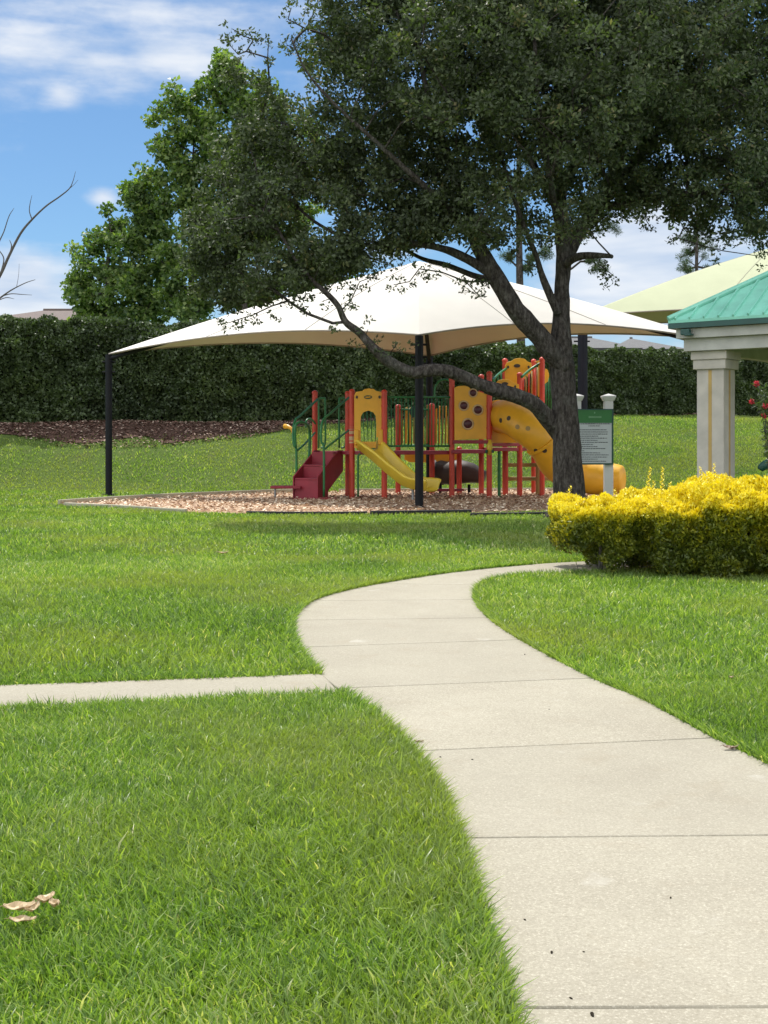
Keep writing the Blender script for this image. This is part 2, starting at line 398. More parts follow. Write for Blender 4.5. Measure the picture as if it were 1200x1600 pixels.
# shade cloth
def cloth(name, col, seam):
    m, n, l, b = mat_base(name)
    w = n.new('ShaderNodeTexWave'); w.inputs['Scale'].default_value = 55; tcx = n.new('ShaderNodeTexCoord'); l.new(tcx.outputs['Object'], w.inputs['Vector'])
    a = noise(n, l, .8, 4); c = ramp(n, l, a, [(.3, tuple(x * .9 for x in col)), (.7, col)])
    l.new(c, b.inputs['Base Color']); b.inputs['Roughness'].default_value = .85; b.inputs['Specular IOR Level'].default_value = .2
    bump(n, l, w.outputs[0], .12, .01, b)
    t = n.new('ShaderNodeBsdfTranslucent'); t.inputs['Color'].default_value = (.46, .33, .24, 1)
    mix = n.new('ShaderNodeMixShader'); mix.inputs[0].default_value = .09; l.new(b.outputs[0], mix.inputs[1]); l.new(t.outputs[0], mix.inputs[2]); l.new(mix.outputs[0], n['Material Output'].inputs['Surface'])
    return m
M['cloth'] = cloth('cream_shade_cloth', (.80, .77, .71), 1)
M['clothgreen'] = cloth('pale_green_shade_cloth', (.52, .55, .37), 1)
M['seam'] = plain('seam_thread', (.34, .30, .26), .9)

# teal metal roof
M['teal'] = plain('teal_metal_roof', (.22, .56, .44), .55, metal=.0, var=.15)
M['tealdark'] = plain('dark_green_gutter', (.015, .07, .06), .4)

# ================================================================== SETTING
# ground: one sheet to the horizon, with the berm behind the playground
xs = np.concatenate([[-3000, -900, -300, -120, -70], np.arange(-45, 45.01, .6), [70, 120, 300, 900, 3000]])
ys = np.concatenate([[-300, -60, -15], np.arange(-3, 38, 1.0), np.arange(38, 64, .5), [70, 80, 100, 200, 600, 2000, 5000]])
GX, GY = np.meshgrid(xs, ys); GZ = terrain(GX, GY)
V = np.stack([GX, GY, GZ], -1).reshape(-1, 3); nx = len(xs)
ii, jj = np.meshgrid(np.arange(nx - 1), np.arange(len(ys) - 1)); q = (jj * nx + ii).ravel()
g = MB(); g.add(V, np.stack([q, q + 1, q + nx + 1, q + nx], 1)); structure(g.build('ground', M['soil'], smooth=True))

# winding concrete path, slab by slab
Lw = [(.10, -4), (.33, 0.), (.38, 2.0)] + [tuple(gd(*p)[:2]) for p in ((802, 1590), (750, 1420), (720, 1320), (688, 1240), (645, 1182), (588, 1122), (530, 1082), (487, 1045), (465, 1017), (458, 974), (490, 943), (545, 926), (604, 914), (700, 899), (800, 888), (900, 881), (1040, 877))] + [(5.1, 16.7), (8, 16.6), (14, 16.2)]
Rw = [(1.75, -4), (2.0, 0.), (2.1, 2.0), (2.13, 3.48), (2.1, 4.3), (2.03, 5.0)] + [tuple(gd(*p)[:2]) for p in ((1200, 1203), (1115, 1161), (1000, 1098), (925, 1066), (812, 1005), (763, 970), (742, 941), (748, 920), (775, 908), (830, 901), (905, 898), (1040, 896))] + [(4.7, 15.1), (7.6, 15.0), (13.5, 14.6)]
Lc = catmull(Lw, 8); Rc = catmull(Rw, 8)
def near_i(c, p): return int(np.argmin(np.hypot(c[:, 0] - p[0], c[:, 1] - p[1])))
Jp = [((.2, -3.0), (1.85, -3.0)), ((.36, -1), (1.95, -1)), ((.41, .5), (2.02, .5)), ((.46, 2.0), (2.1, 2.0)), (gd(802, 1590), (2.13, 3.5)), (gd(720, 1322), (2.03, 5.03)), (gd(645, 1182), gd(1115, 1161)), (gd(530, 1082), gd(925, 1066)),
      (gd(475, 1018), gd(812, 1006)), (gd(459, 974), gd(763, 970)), (gd(490, 943), gd(742, 941)), (gd(604, 916), gd(748, 918)), (gd(760, 893), gd(800, 904)), (gd(900, 881), gd(905, 898)), (gd(1040, 877), gd(1040, 896)), ((5.1, 16.7), (4.7, 15.1)), ((6.8, 16.6), (6.4, 15.05)), ((8.5, 16.6), (8.2, 15)), ((11, 16.4), (10.7, 14.8)), ((14, 16.2), (13.5, 14.6))]
def resample(c, n):
    s = np.concatenate([[0], np.cumsum(np.hypot(*np.diff(c[:, :2], axis=0).T))]); t = np.linspace(0, s[-1], n)
    return np.column_stack([np.interp(t, s, c[:, 0]), np.interp(t, s, c[:, 1])])
PT = .028
pth = MB(); bed = MB()
def slab(mb, Le, Re, gap=.010):
    n = 9; k = 6
    A = resample(Le, n); B = resample(Re, n)
    dA = unit(A[-1] - A[0]); dB = unit(B[-1] - B[0])
    A[0] += dA * gap; A[-1] -= dA * gap; B[0] += dB * gap; B[-1] -= dB * gap
    G = np.array([[A[i] * (1 - u) + B[i] * u for u in np.linspace(0, 1, k + 1)] for i in range(n)])
    top = np.concatenate([G.reshape(-1, 2), np.full((n * (k + 1), 1), PT)], 1)
    ring = [(0, j) for j in range(k + 1)] + [(i, k) for i in range(1, n)] + [(n - 1, j) for j in range(k - 1, -1, -1)] + [(i, 0) for i in range(n - 2, 0, -1)]
    cen = G.reshape(-1, 2).mean(0)
    low = []
    for r_ in ring:
        p = G[r_]; o = unit(p - cen) * .006; low.append((p[0] + o[0], p[1] + o[1], PT - .006))
    low2 = [(x, y, .001) for x, y, _ in low]
    Vv = np.vstack([top, low, low2]); Fc = []
    for i in range(n - 1):
        for j in range(k): a = i * (k + 1) + j; Fc.append((a, a + 1, a + k + 2, a + k + 1))
    m_ = len(ring); t0 = len(top)
    for i in range(m_):
        a = ring[i][0] * (k + 1) + ring[i][1]; b = ring[(i + 1) % m_][0] * (k + 1) + ring[(i + 1) % m_][1]
        Fc.append((a, t0 + i, t0 + (i + 1) % m_, b)); Fc.append((t0 + i, t0 + m_ + i, t0 + m_ + (i + 1) % m_, t0 + (i + 1) % m_))
    mb.add(Vv, Fc, rng.random())
for (l0, r0), (l1, r1) in zip(Jp[:-1], Jp[1:]):
    a0, a1 = near_i(Lc, l0), near_i(Lc, l1); b0, b1 = near_i(Rc, r0), near_i(Rc, r1)
    Le = Lc[a0:max(a1, a0 + 1) + 1].copy(); Re = Rc[b0:max(b1, b0 + 1) + 1].copy()
    slab(pth, Le, Re)
structure(pth.build('path', M['concrete']))
n_ = 90; A = resample(Lc, n_); B = resample(Rc, n_)
bed.add(np.vstack([np.column_stack([A, np.full(n_, .012)]), np.column_stack([B, np.full(n_, .012)])]), [(i, i + n_, i + n_ + 1, i + 1) for i in range(n_ - 1)])
structure(bed.build('path_bed', M['joint']))
# side path to the left
S1 = gd(487, 1059)[:2]; S0 = gd(0, 1077)[:2]; dS = unit(S0 - S1); S1b = np.array(gd(530, 1082)[:2]) + (-.035, -.10)
sp_ = MB(); per = np.array((dS[1], -dS[0])); per = per if per[1] < 0 else -per
wS = .86; pos = [0, 2.6, 4.4, 6.1, 7.6, 9.1, 12, 15]
for k, (a, b_) in enumerate(zip(pos[:-1], pos[1:])):
    o = S1 + (-.012, 0)
    la = np.array([o + dS * a if a else S1 + (.07, .0), o + dS * b_]); ra = np.array([(o + dS * a + per * wS) if a else (S1b + (.045, 0)), o + dS * b_ + per * wS])
    slab(sp_, la, ra)
structure(sp_.build('side_path', M['concrete']))
PATH_POLY = np.vstack([A, B[::-1]]); SIDE_POLY = np.array([S1 + (.3, .02), S1 + dS * 15, S1 + dS * 15 + per * wS, S1b + (.25, .0)])
sideN = dS

# playground mulch
MU = catmull([gd(92, 791), gd(160, 786), gd(300, 778), gd(500, 771), gd(760, 769), gd(900, 769), (11, 37.5), (12.5, 33.5), (9.5, 30), gd(1000, 800), gd(860, 802), gd(735, 804), gd(600, 805), gd(500, 806), gd(400, 805), gd(290, 802), gd(180, 795), gd(92, 791)], 8)[:-1, :2]
mu = MB(); cM = np.array((1.5, 33.)); rings = [1, .8, .6, .4, .2]
Vv = []; k = len(MU)
for r_ in rings:
    for p in MU: pp = cM + (p - cM) * r_; Vv.append((pp[0], pp[1], .03 + .03 * (1 - r_) + .02 * math.sin(pp[0] * 2.1) * math.sin(pp[1] * 1.7) * (1 - r_)))
Vv.append((cM[0], cM[1], .06)); Fc = [(i * k + j, i * k + (j + 1) % k, (i + 1) * k + (j + 1) % k, (i + 1) * k + j) for i in range(len(rings) - 1) for j in range(k)]
Fc += [((len(rings) - 1) * k + j, (len(rings) - 1) * k + (j + 1) % k, len(rings) * k) for j in range(k)]
mu.add(Vv, Fc); structure(mu.build('mulch_bed', M['mulch']))
n = 26000; P = np.column_stack([rng.uniform(-9.5, 12, n), rng.uniform(27, 40, n)]); P = P[inpoly(P, MU)]
n = len(P); a = rng.uniform(0, 2 * PI, n); Cc = np.column_stack([P, rng.uniform(.045, .10, n)])
Ax = np.column_stack([np.cos(a), np.sin(a), rng.normal(0, .3, n)]); Bx = unit(np.column_stack([-np.sin(a), np.cos(a), rng.normal(0, .5, n)]))
ch = MB(); ch.leaves(Cc, unit(Ax), Bx, rng.uniform(.06, .15, n), rng.uniform(.03, .06, n), rng.random(n), 0)
tag(ch.build('wood_chips', M['chip']), 'pale reddish wood chips spread under the play structure', 'wood chips', kind='stuff')
# leaf litter under the tall hedge
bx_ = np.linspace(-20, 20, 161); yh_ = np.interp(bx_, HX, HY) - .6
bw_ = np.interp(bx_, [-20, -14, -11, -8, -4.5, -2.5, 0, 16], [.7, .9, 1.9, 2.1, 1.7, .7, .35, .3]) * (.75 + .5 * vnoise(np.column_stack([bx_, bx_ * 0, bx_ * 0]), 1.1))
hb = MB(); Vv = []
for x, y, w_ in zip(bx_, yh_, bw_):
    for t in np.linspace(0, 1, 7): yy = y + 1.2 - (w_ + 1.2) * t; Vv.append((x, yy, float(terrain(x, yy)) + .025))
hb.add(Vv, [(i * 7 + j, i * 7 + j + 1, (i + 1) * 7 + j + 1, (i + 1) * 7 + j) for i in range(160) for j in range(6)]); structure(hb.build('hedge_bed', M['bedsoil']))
n = 22000; X = rng.uniform(-19, 16, n); yh = np.interp(X, HX, HY) - .6
wd = np.interp(X, [-19, -14, -11, -8, -4.5, -2.5, 0, 16], [.8, 1.1, 2.4, 2.6, 2.0, .7, .3, .25])
t = rng.random(n) ** 1.5; Y = yh + .5 - wd * t * 1.2; Z = terrain(X, Y) + rng.uniform(.02, .09, n)
a = rng.uniform(0, 2 * PI, n); Ax = unit(np.column_stack([np.cos(a), np.sin(a), rng.normal(0, .3, n)])); Bx = unit(np.column_stack([-np.sin(a), np.cos(a), rng.normal(.2, .4, n)]))
lt = MB(); lt.leaves(np.column_stack([X, Y, Z]), Ax, Bx, rng.uniform(.06, .15, n), rng.uniform(.04, .08, n), rng.random(n), 0)
tag(lt.build('leaf_litter', M['litter']), 'reddish brown bark and fallen leaves at the foot of the tall hedge', 'leaf litter', kind='stuff')

# edging of the mulch
def edging(name, pts, h, w, mat, label, group):
    pts = np.asarray(pts); mb = MB()
    for a_, b_ in zip(pts[:-1], pts[1:]):
        d = unit(b_ - a_); c_ = (a_ + b_) / 2; L = np.linalg.norm(b_ - a_)
        mb.box((c_[0], c_[1], h / 2), (L + w * .3, w, h), [(d[0], d[1], 0), (-d[1], d[0], 0), (0, 0, 1)])
    o = mb.build(name, mat, origin=(pts[0][0], pts[0][1], 0), bevel=.015)
    tag(o, label, 'edging', group)
mk = len(MU)
def mu_part(pxa, pxb, front):
    out = []
    for p in MU:
        px = 600 + p[0] * F_PX / p[1]; py = HOR + EYE * F_PX / p[1]; isf = py > np.interp(px, [92, 300, 900], [791, 790, 786])
        if pxa <= px <= pxb and isf == front: out.append(p)
    out.sort(key=lambda p: p[0]); return out
edging('timber_edging', mu_part(85, 290, True), .10, .10, M['timber'], 'weathered pale edging at the left tip of the mulch bed', 'edging round the mulch')
edging('timber_edging', mu_part(85, 520, False), .16, .07, M['timber'], 'long thin pale edging along the back left of the mulch behind the red steps', 'edging round the mulch')
edging('timber_edging', mu_part(525, 930, False), .13, .07, M['timber'], 'thin edging along the back of the mulch behind the slides', 'edging round the mulch')
edging('rubber_edging', mu_part(380, 575, True), .09, .1, M['rubber'], 'thin black edging in front of the red steps', 'edging round the mulch')
edging('rubber_edging', [gd(580, 806)[:2], gd(735, 804)[:2]], .11, .12, M['rubber'], 'thick black edging board at the foot of the middle canopy post', 'edging round the mulch')
edging('rubber_edging', [gd(737, 808)[:2], gd(880, 806)[:2]], .09, .12, M['rubber'], 'black edging board between the middle canopy post and the oak trunk', 'edging round the mulch')
edging('rubber_edging', [gd(1040, 752)[:2], gd(1110, 752)[:2] + (0, .0)], .22, .16, M['rubber'], 'black edging board beside the pavilion column on the far lawn', 'edging round the far play area')
edging('rubber_edging', [gd(1148, 750)[:2], gd(1260, 741)[:2]], .22, .16, M['rubber'], 'black edging board right of the pavilion column', 'edging round the far play area')
mf = MB(); p4 = [gd(1150, 750), gd(1300, 744), gd(1330, 736) * (1, 1, 1), gd(1170, 737)]
p4 = [(p[0], min(p[1], 39.5 + i * 6), 0) for i, p in enumerate(p4)]
MF = np.array([(12.5, 36), (24, 38), (28, 48), (14.6, 46)]) + (2.2, 4.5)
mf.add([(x, y, float(terrain(x, y)) + .35) for x, y in MF], [(0, 1, 2, 3)]); structure(mf.build('far_mulch_bed', M['mulch']))

# ------------------------------------------------------------------ grass: every blade is a face pair
def blades(n, xr, yr, h, w, keep=None, seed=1, dens_x=True):
    r = np.random.default_rng(seed)
    Y = np.sqrt(r.uniform(yr[0] ** 2, yr[1] ** 2, n)) if dens_x else r.uniform(*yr, n)
    if dens_x: X = Y * r.uniform(xr[0], xr[1], n)
    else: X = r.uniform(*xr, n)
    P = np.column_stack([X, Y]); ok = ~inpoly(P, PATH_POLY) & ~inpoly(P, SIDE_POLY) & ~inpoly(P, MU)
    if keep is not None: ok &= keep(P, r)
    P = P[ok]; n = len(P)
    g3 = np.column_stack([P, np.zeros(n)])
    tuft = vnoise(g3, 5.5) * .5 + vnoise(g3, 1.7) * .5
    H = h * r.uniform(.55, 1.25, n) * (.65 + .75 * tuft); W = w * r.uniform(.6, 1.3, n)
    a = r.uniform(0, 2 * PI, n); ln = r.uniform(.15, 1.05, n) * H
    fl = r.uniform(0, 2 * PI, n)
    swirl = 2 * PI * vnoise(g3, .9); la = np.where(r.random(n) < .16, swirl, fl)
    L = np.column_stack([np.cos(la), np.sin(la), np.zeros(n)]) * ln[:, None]
    S = np.column_stack([np.cos(a), np.sin(a), np.zeros(n)]) * W[:, None] * .5
    b0 = np.column_stack([P, terrain(P[:, 0], P[:, 1]) - .004])
    up = np.array([[0, 0, 1.]])
    mid = b0 + L * .35 + up * (H * .6)[:, None]; tip = b0 + L + up * (H * np.sqrt(np.clip(1.05 - (ln / H) ** 2 * .45, .25, 1)))[:, None]
    V = np.stack([b0 - S, b0 + S, mid + S * .85, mid - S * .85, tip + S * .12, tip - S * .12], 1).reshape(-1, 3)
    base = (np.arange(n) * 6)[:, None, None]
    Fq = (base + np.array([[0, 1, 2, 3], [3, 2, 4, 5]])[None]).reshape(-1, 4)
    dry = (vnoise(g3, .55) * .6 + vnoise(g3, 2.6) * .4)
    c = np.clip(r.beta(2, 2.2, n) * .86 + (dry - .5) * .35, 0, .88); c = np.where(r.random(n) < .02 + .10 * np.clip(dry - .55, 0, 1) * 4, r.uniform(.9, 1, n), c)
    return V, Fq, np.repeat(c, 2)
gr = MB()
gr.add(*blades(270000, (-.40, .36), (2.9, 8.4), .062, .0068, seed=1))
gr.add(*blades(9000, (-.40, .36), (2.9, 8.4), .085, .0095, seed=8))
gr.add(*blades(190000, (-.38, .38), (8.2, 17), .075, .011, seed=2))
gr.add(*blades(120000, (-.38, .42), (16.5, 29), .075, .020, seed=3))
gr.add(*blades(45000, (-.37, .37), (28, 40), .08, .035, seed=4))
def berm_keep(P, r):
    yh = np.interp(P[:, 0], HX, HY) - .6; wd = np.interp(P[:, 0], [-19, -14, -11, -8, -4.5, -2.5, 0, 16], [1.0, 1.3, 2.6, 2.9, 2.1, .9, .3, .2])
    d = (yh - P[:, 1]) / wd
    return (P[:, 1] < yh + .2) & (r.random(len(P)) < np.clip((d - .55) * 1.1 + .06, 0, 1))
gr.add(*blades(270000, (-.40, .40), (39.5, 62), .075, .026, keep=berm_keep, seed=5))
for k_, (xr_, yr_, n_b, h_, w_) in enumerate((((-.8, -.40), (2.9, 8.4), 75000, .062, .009), ((.36, .8), (2.9, 8.4), 60000, .062, .009), ((-.55, -.38), (8.2, 17), 26000, .075, .013), ((.38, .55), (8.2, 17), 26000, .075, .013), ((-.5, -.38), (16.5, 29), 14000, .075, .024), ((.42, .5), (16.5, 29), 10000, .075, .024))):
    gr.add(*blades(n_b, xr_, yr_, h_, w_, seed=20 + k_))
# ragged fringe leaning over the path edges
def fringe(curve, n, side, seed, yr):
    r = np.random.default_rng(seed); c = resample(curve, 400); c = c[(c[:, 1] > yr[0]) & (c[:, 1] < yr[1])]
    i = r.integers(0, len(c) - 1, n); d = unit(c[i + 1] - c[i]); nrm = np.column_stack([-d[:, 1], d[:, 0]]) * side
    P = c[i] + (c[i + 1] - c[i]) * r.random((n, 1)) + nrm * np.abs(r.normal(0, .035, (n, 1)))
    ok = ~inpoly(P, SIDE_POLY); P = P[ok]; nrm = nrm[ok]; n = len(P)
    H = r.uniform(.04, .10, n); W = np.where(P[:, 1] < 9, .0075, .011) * r.uniform(.7, 1.2, n)
    la = np.arctan2(-nrm[:, 1], -nrm[:, 0]) + r.normal(0, .9, n); L = np.column_stack([np.cos(la), np.sin(la), np.zeros(n)]) * (H * r.uniform(.3, 1.0, n))[:, None]
    a = r.uniform(0, 2 * PI, n); S = np.column_stack([np.cos(a), np.sin(a), np.zeros(n)]) * W[:, None] * .5
    b0 = np.column_stack([P, np.zeros(n)]); up = np.array([[0, 0, 1.]])
    mid = b0 + L * .3 + up * (H * .6)[:, None]; tip = b0 + L + up * (H * .95)[:, None]
    V = np.stack([b0 - S, b0 + S, mid + S * .85, mid - S * .85, tip + S * .1, tip - S * .1], 1).reshape(-1, 3)
    return V, ((np.arange(n) * 6)[:, None, None] + np.array([[0, 1, 2, 3], [3, 2, 4, 5]])[None]).reshape(-1, 4), np.repeat(r.beta(2, 2, n) * .85, 2)
gr.add(*fringe(Lc, 9000, 1, 11, (2.5, 16)))
gr.add(*fringe(Rc, 9000, -1, 12, (2.5, 15.2)))
tag(gr.build('grass', M['blade']), 'bright green lawn grass with a few pale dry blades', 'grass', kind='stuff')

# ================================================================== TREES
def grow(trunk_pts, trunk_r, limbs, attract, rmin=.012, rmax=.12, jitter=.12, seed=0):
    """Limb tubes plus a branching network reaching every attractor point. Returns (tube lists, edges)"""
    r = np.random.default_rng(seed)
    nodes = []; par = []; fixed = []
    for pts in [trunk_pts] + limbs:
        c = np.asarray(pts)[:, :3]
        for p in c[max(0, len(c) // 4):] if pts is trunk_pts else c: nodes.append(p); par.append(-1); fixed.append(True)
    nodes = list(map(np.array, nodes))
    arr = np.array(nodes); d = np.min(np.linalg.norm(attract[:, None] - arr[None], axis=2), 1); order = np.argsort(d)
    for k in order:
        p = attract[k]; arr = np.array(nodes); dd = np.linalg.norm(arr - p, axis=1) + np.clip(arr[:, 2] - p[2] + .2, 0, None) * .6
        j = int(np.argmin(dd)); a = nodes[j]; L = np.linalg.norm(p - a); ns = max(1, int(L / .45)); prev = j
        for s_ in range(1, ns + 1):
            t = s_ / ns; q = a + (p - a) * t + np.array((0, 0, math.sin(t * PI) * L * .10)) + (r.normal(0, jitter, 3) * min(L, 1) * .5 if s_ < ns else 0)
            nodes.append(q); par.append(prev); fixed.append(False); prev = len(nodes) - 1
    cnt = np.ones(len(nodes))
    for i in range(len(nodes) - 1, -1, -1):
        if par[i] >= 0: cnt[par[i]] += cnt[i]
    arr = np.array(nodes); e = [i for i in range(len(nodes)) if par[i] >= 0]; pa = np.array([par[i] for i in e])
    rad = np.clip(rmin * cnt ** .42, rmin, rmax)
    return arr[pa], arr[e], np.minimum(rad[pa], rad[e] * 1.5), rad[e]

def clusters(cent, n_per, spread, L, Wd, seed, squash=.8, droop=0.):
    r = np.random.default_rng(seed); n = len(cent) * n_per
    C = np.repeat(cent, n_per, 0); sp = np.repeat(spread if np.ndim(spread) else np.full(len(cent), spread), n_per)[:, None]
    d = unit(r.normal(size=(n, 3))); P = C + d * sp * (r.random((n, 1)) ** .5) * (1, 1, squash)
    ax = unit(d + r.normal(0, .8, (n, 3)) + (0, 0, -droop)); b = unit(np.cross(ax, r.normal(size=(n, 3))))
    tone = np.repeat(r.normal(0, .10, len(cent)), n_per)
    return P, ax, b, L * r.uniform(.7, 1.25, n), Wd * r.uniform(.7, 1.25, n), np.clip(r.beta(2, 2.6, n) + tone, 0, 1)

TY = 26.0
def oak(px, py, dy=0.): return at(px, py, TY + dy)
tb = at(893, 812, TY); tb[2] = 0
troot = thing('live_oak', tuple(tb), 'large dark live oak with a broad spreading crown and a forked grey trunk', 'tree')
trunk = MB()
RS = 1.0
def limb(pts, sides=14, bump=.16, n=6):
    a = np.array([list(oak(p[0], p[1], p[3])) + [p[2] * RS * TY / F_PX] for p in pts]); c = catmull(a, n)
    trunk.tube(c[:, :3], c[:, 3], sides, bump=bump); return c
main = limb([(892, 818, 30, 0), (891, 800, 27, 0), (889, 770, 24.5, 0), (886, 700, 22, 0), (882, 640, 20.5, 0), (879, 590, 20, 0), (877, 550, 19, 0), (877, 500, 14, 0), (878, 450, 12, 0), (881, 405, 12, 0), (878, 350, 12, .1), (872, 290, 10, .2), (868, 220, 9, .1), (872, 130, 7, 0), (880, 30, 5, 0), (888, -60, 3, 0)], 20, .13, 8)
LB = []; RS = .62
LB.append(limb([(885, 575, 24, -.1), (858, 545, 27, -.2), (838, 520, 26, -.3), (806, 484, 24, -.5), (782, 445, 22, -.6), (758, 405, 20, -.6), (742, 370, 17, -.6), (728, 320, 14, -.5), (705, 260, 12, -.3), (680, 190, 9, 0), (660, 110, 6, .2), (650, 40, 4, .3)], 16))
LB.append(limb([(765, 425, 13, -.6), (740, 410, 12, -.7), (705, 393, 10, -.8), (665, 383, 8, -.9), (625, 380, 7, -.9), (585, 385, 5.5, -.8), (540, 372, 5, -.6), (490, 345, 4, -.4), (440, 300, 3, 0)], 10))
LB.append(limb([(790, 440, 9, -.5), (745, 432, 7.5, -.3), (700, 415, 6.5, 0), (655, 402, 5, .2), (610, 372, 4, .4), (575, 330, 3, .5)], 8))
LB.append(limb([(880, 690, 20, .2), (862, 662, 21, 0), (835, 632, 20, -.3), (800, 617, 19, -.5), (765, 606, 17.5, -.7), (730, 592, 17, -.8), (700, 580, 16, -.9), (672, 578, 15, -1.), (645, 582, 14, -1.), (612, 568, 14, -1.1), (585, 545, 12, -1.2), (562, 520, 10, -1.2), (540, 503, 9, -1.2), (528, 478, 7.5, -1.3), (508, 456, 6.5, -1.3), (490, 440, 5, -1.2), (462, 405, 4, -1), (430, 350, 3, -.7), (405, 290, 2.5, -.4)], 12))
LB.append(limb([(872, 490, 11, -.2), (858, 458, 10, -.3), (846, 428, 8, -.35), (838, 400, 7, -.4), (822, 362, 6, -.5), (800, 300, 5, -.6), (780, 230, 4, -.8), (765, 150, 3, -.9)], 10))
LB.append(limb([(880, 420, 17, .1), (896, 378, 18, .3), (922, 338, 16, .5), (952, 300, 14, .7), (985, 262, 12, .9), (1020, 215, 10, 1.), (1060, 160, 7, 1.1), (1100, 90, 5, 1.2), (1130, 20, 3, 1.2)], 12))
LB.append(limb([(884, 412, 12, -.2), (900, 402, 10, -.5), (925, 399, 8, -.8), (950, 400, 6, -1.), (956, 401, 5, -1.1)], 10))
LB.append(limb([(935, 322, 10, .5), (980, 318, 9, .2), (1040, 306, 8, -.2), (1110, 300, 7, -.5), (1180, 290, 5, -.8), (1260, 262, 4, -1), (1330, 220, 3, -1)], 10))
LB.append(limb([(874, 300, 10, .2), (905, 240, 9, .8), (940, 170, 7, 1.4), (965, 90, 5, 1.8), (985, 0, 4, 2)], 8))
LB.append(limb([(873, 330, 11, .2), (840, 270, 10, .9), (800, 190, 8, 1.6), (770, 100, 6, 2), (745, 10, 4, 2.3)], 8))
LB.append(limb([(876, 360, 11, -.1), (862, 300, 9, -.9), (850, 230, 8, -1.7), (840, 150, 6, -2.3), (835, 60, 4, -2.6)], 8))
LB.append(limb([(738, 365, 10, -.6), (695, 320, 8, -1.2), (640, 270, 7, -1.6), (580, 215, 5, -1.8), (520, 160, 4, -1.8), (478, 110, 2.6, -1.8), (455, 60, 1.8, -1.8)], 8))
# root flare
for k in range(6):
    an = k * 1.05 + .4; p0 = tb + np.array((math.cos(an) * .18, math.sin(an) * .18, .42)); p1 = tb + np.array((math.cos(an) * .45, math.sin(an) * .45, .10)); p2 = tb + np.array((math.cos(an) * .8, math.sin(an) * .8, -.06))
    trunk.tube(catmull([p0, p1, p2], 5), np.linspace(.16, .04, 11), 8, bump=.15)
# crown volumes: (px, py, depth offset, radius m)
BL = [(600, 372, -.9, .9), (650, 352, -.7, .9), (700, 345, -.6, .9), (555, 405, -.9, .9), (510, 425, -1, .9), (450, 440, -.8, 1.0), (360, 455, -.6, 1.0), (300, 455, -.3, .9), (750, 360, -1.4, .8), (1000, 310, -.5, 1.0), (330, 420, -.3, 1.3), (345, 330, 0, 1.3), (400, 300, .3, 1.7), (405, 205, .2, 1.3), (385, 130, 0, .75), (400, 430, -.5, 1.3), (470, 380, -.8, 1.6), (500, 290, 0, 1.9), (530, 190, .5, 1.8), (560, 90, .5, 1.8), (520, 40, .3, 1.2), (560, 380, -.6, 1.2), (590, 290, -.8, 1.8),
      (640, 200, .2, 2.3), (660, 80, .6, 2.4), (680, -30, .6, 2.4), (700, 300, -.4, 1.5), (750, 230, -1.5, 2.0), (770, 120, -1.0, 2.2), (800, 10, .2, 2.5), (800, 320, -1.3, 1.4), (850, 250, 1.5, 2.0), (880, 330, -.6, 1.2), (870, 140, -2.2, 2.2),
      (930, 230, -1, 2.0), (950, 120, 1.2, 2.3), (930, 10, -.5, 2.5), (960, 330, 1., 1.2), (1020, 270, .5, 1.8), (1050, 150, -.8, 2.3), (1070, 30, .8, 2.4), (1110, 270, -1.0, 1.7), (1160, 190, .6, 2.2), (1180, 70, -.5, 2.4), (1180, 320, -.8, 1.3), (1240, 300, .3, 1.7),
      (1280, 200, -.3, 2.0), (1300, 80, .3, 2.2), (1350, 250, 0, 1.4), (620, -120, .4, 2.0), (760, -120, -.3, 2.6), (920, -140, .5, 2.8), (1080, -120, -.3, 2.5), (1200, -60, .3, 2.2), (850, -220, 0, 2.2), (1000, -230, .2, 2.0), (850, 50, 2.4, 2.0), (1000, 60, -2.2, 2.0), (700, 60, -2.0, 1.8), (700, 180, 2.2, 1.6), (1120, 120, 2.4, 1.6)]
cen = []
for (bx, by, dy, rr) in BL:
    c0 = oak(bx, by, dy * 1.15); nn = int(24 * rr ** 2.1)
    d = unit(rng.normal(size=(nn, 3))); cen.append(c0 + d * rr * (rng.random((nn, 1)) ** .38) * (1.08, .95, .86))
cen = np.vstack(cen)
# underside and left outline of the crown as it hangs
px = 600 + cen[:, 0] * F_PX / cen[:, 1]; py = HOR - (cen[:, 2] - EYE) * F_PX / cen[:, 1]
low = np.interp(px, [260, 300, 340, 400, 450, 500, 540, 600, 650, 690, 730, 770, 810, 850, 900, 950, 990, 1040, 1060, 1100, 1150, 1200, 1300, 1420], [484, 490, 486, 474, 460, 448, 432, 404, 388, 374, 376, 388, 392, 388, 372, 356, 332, 332, 350, 368, 384, 388, 380, 300])
left = np.interp(py, [0, 30, 60, 100, 150, 180, 250, 330, 420, 480], [480, 478, 500, 352, 368, 345, 330, 300, 285, 270])
keep = (py < low - 4) & (px > left)
gap = ((px - 440) / 36) ** 2 + ((py - 85) / 58) ** 2 > 1
holes = vnoise(cen, .95) + .35 * vnoise(cen, 2.2) > .52
keep &= gap & holes
cen = cen[keep]
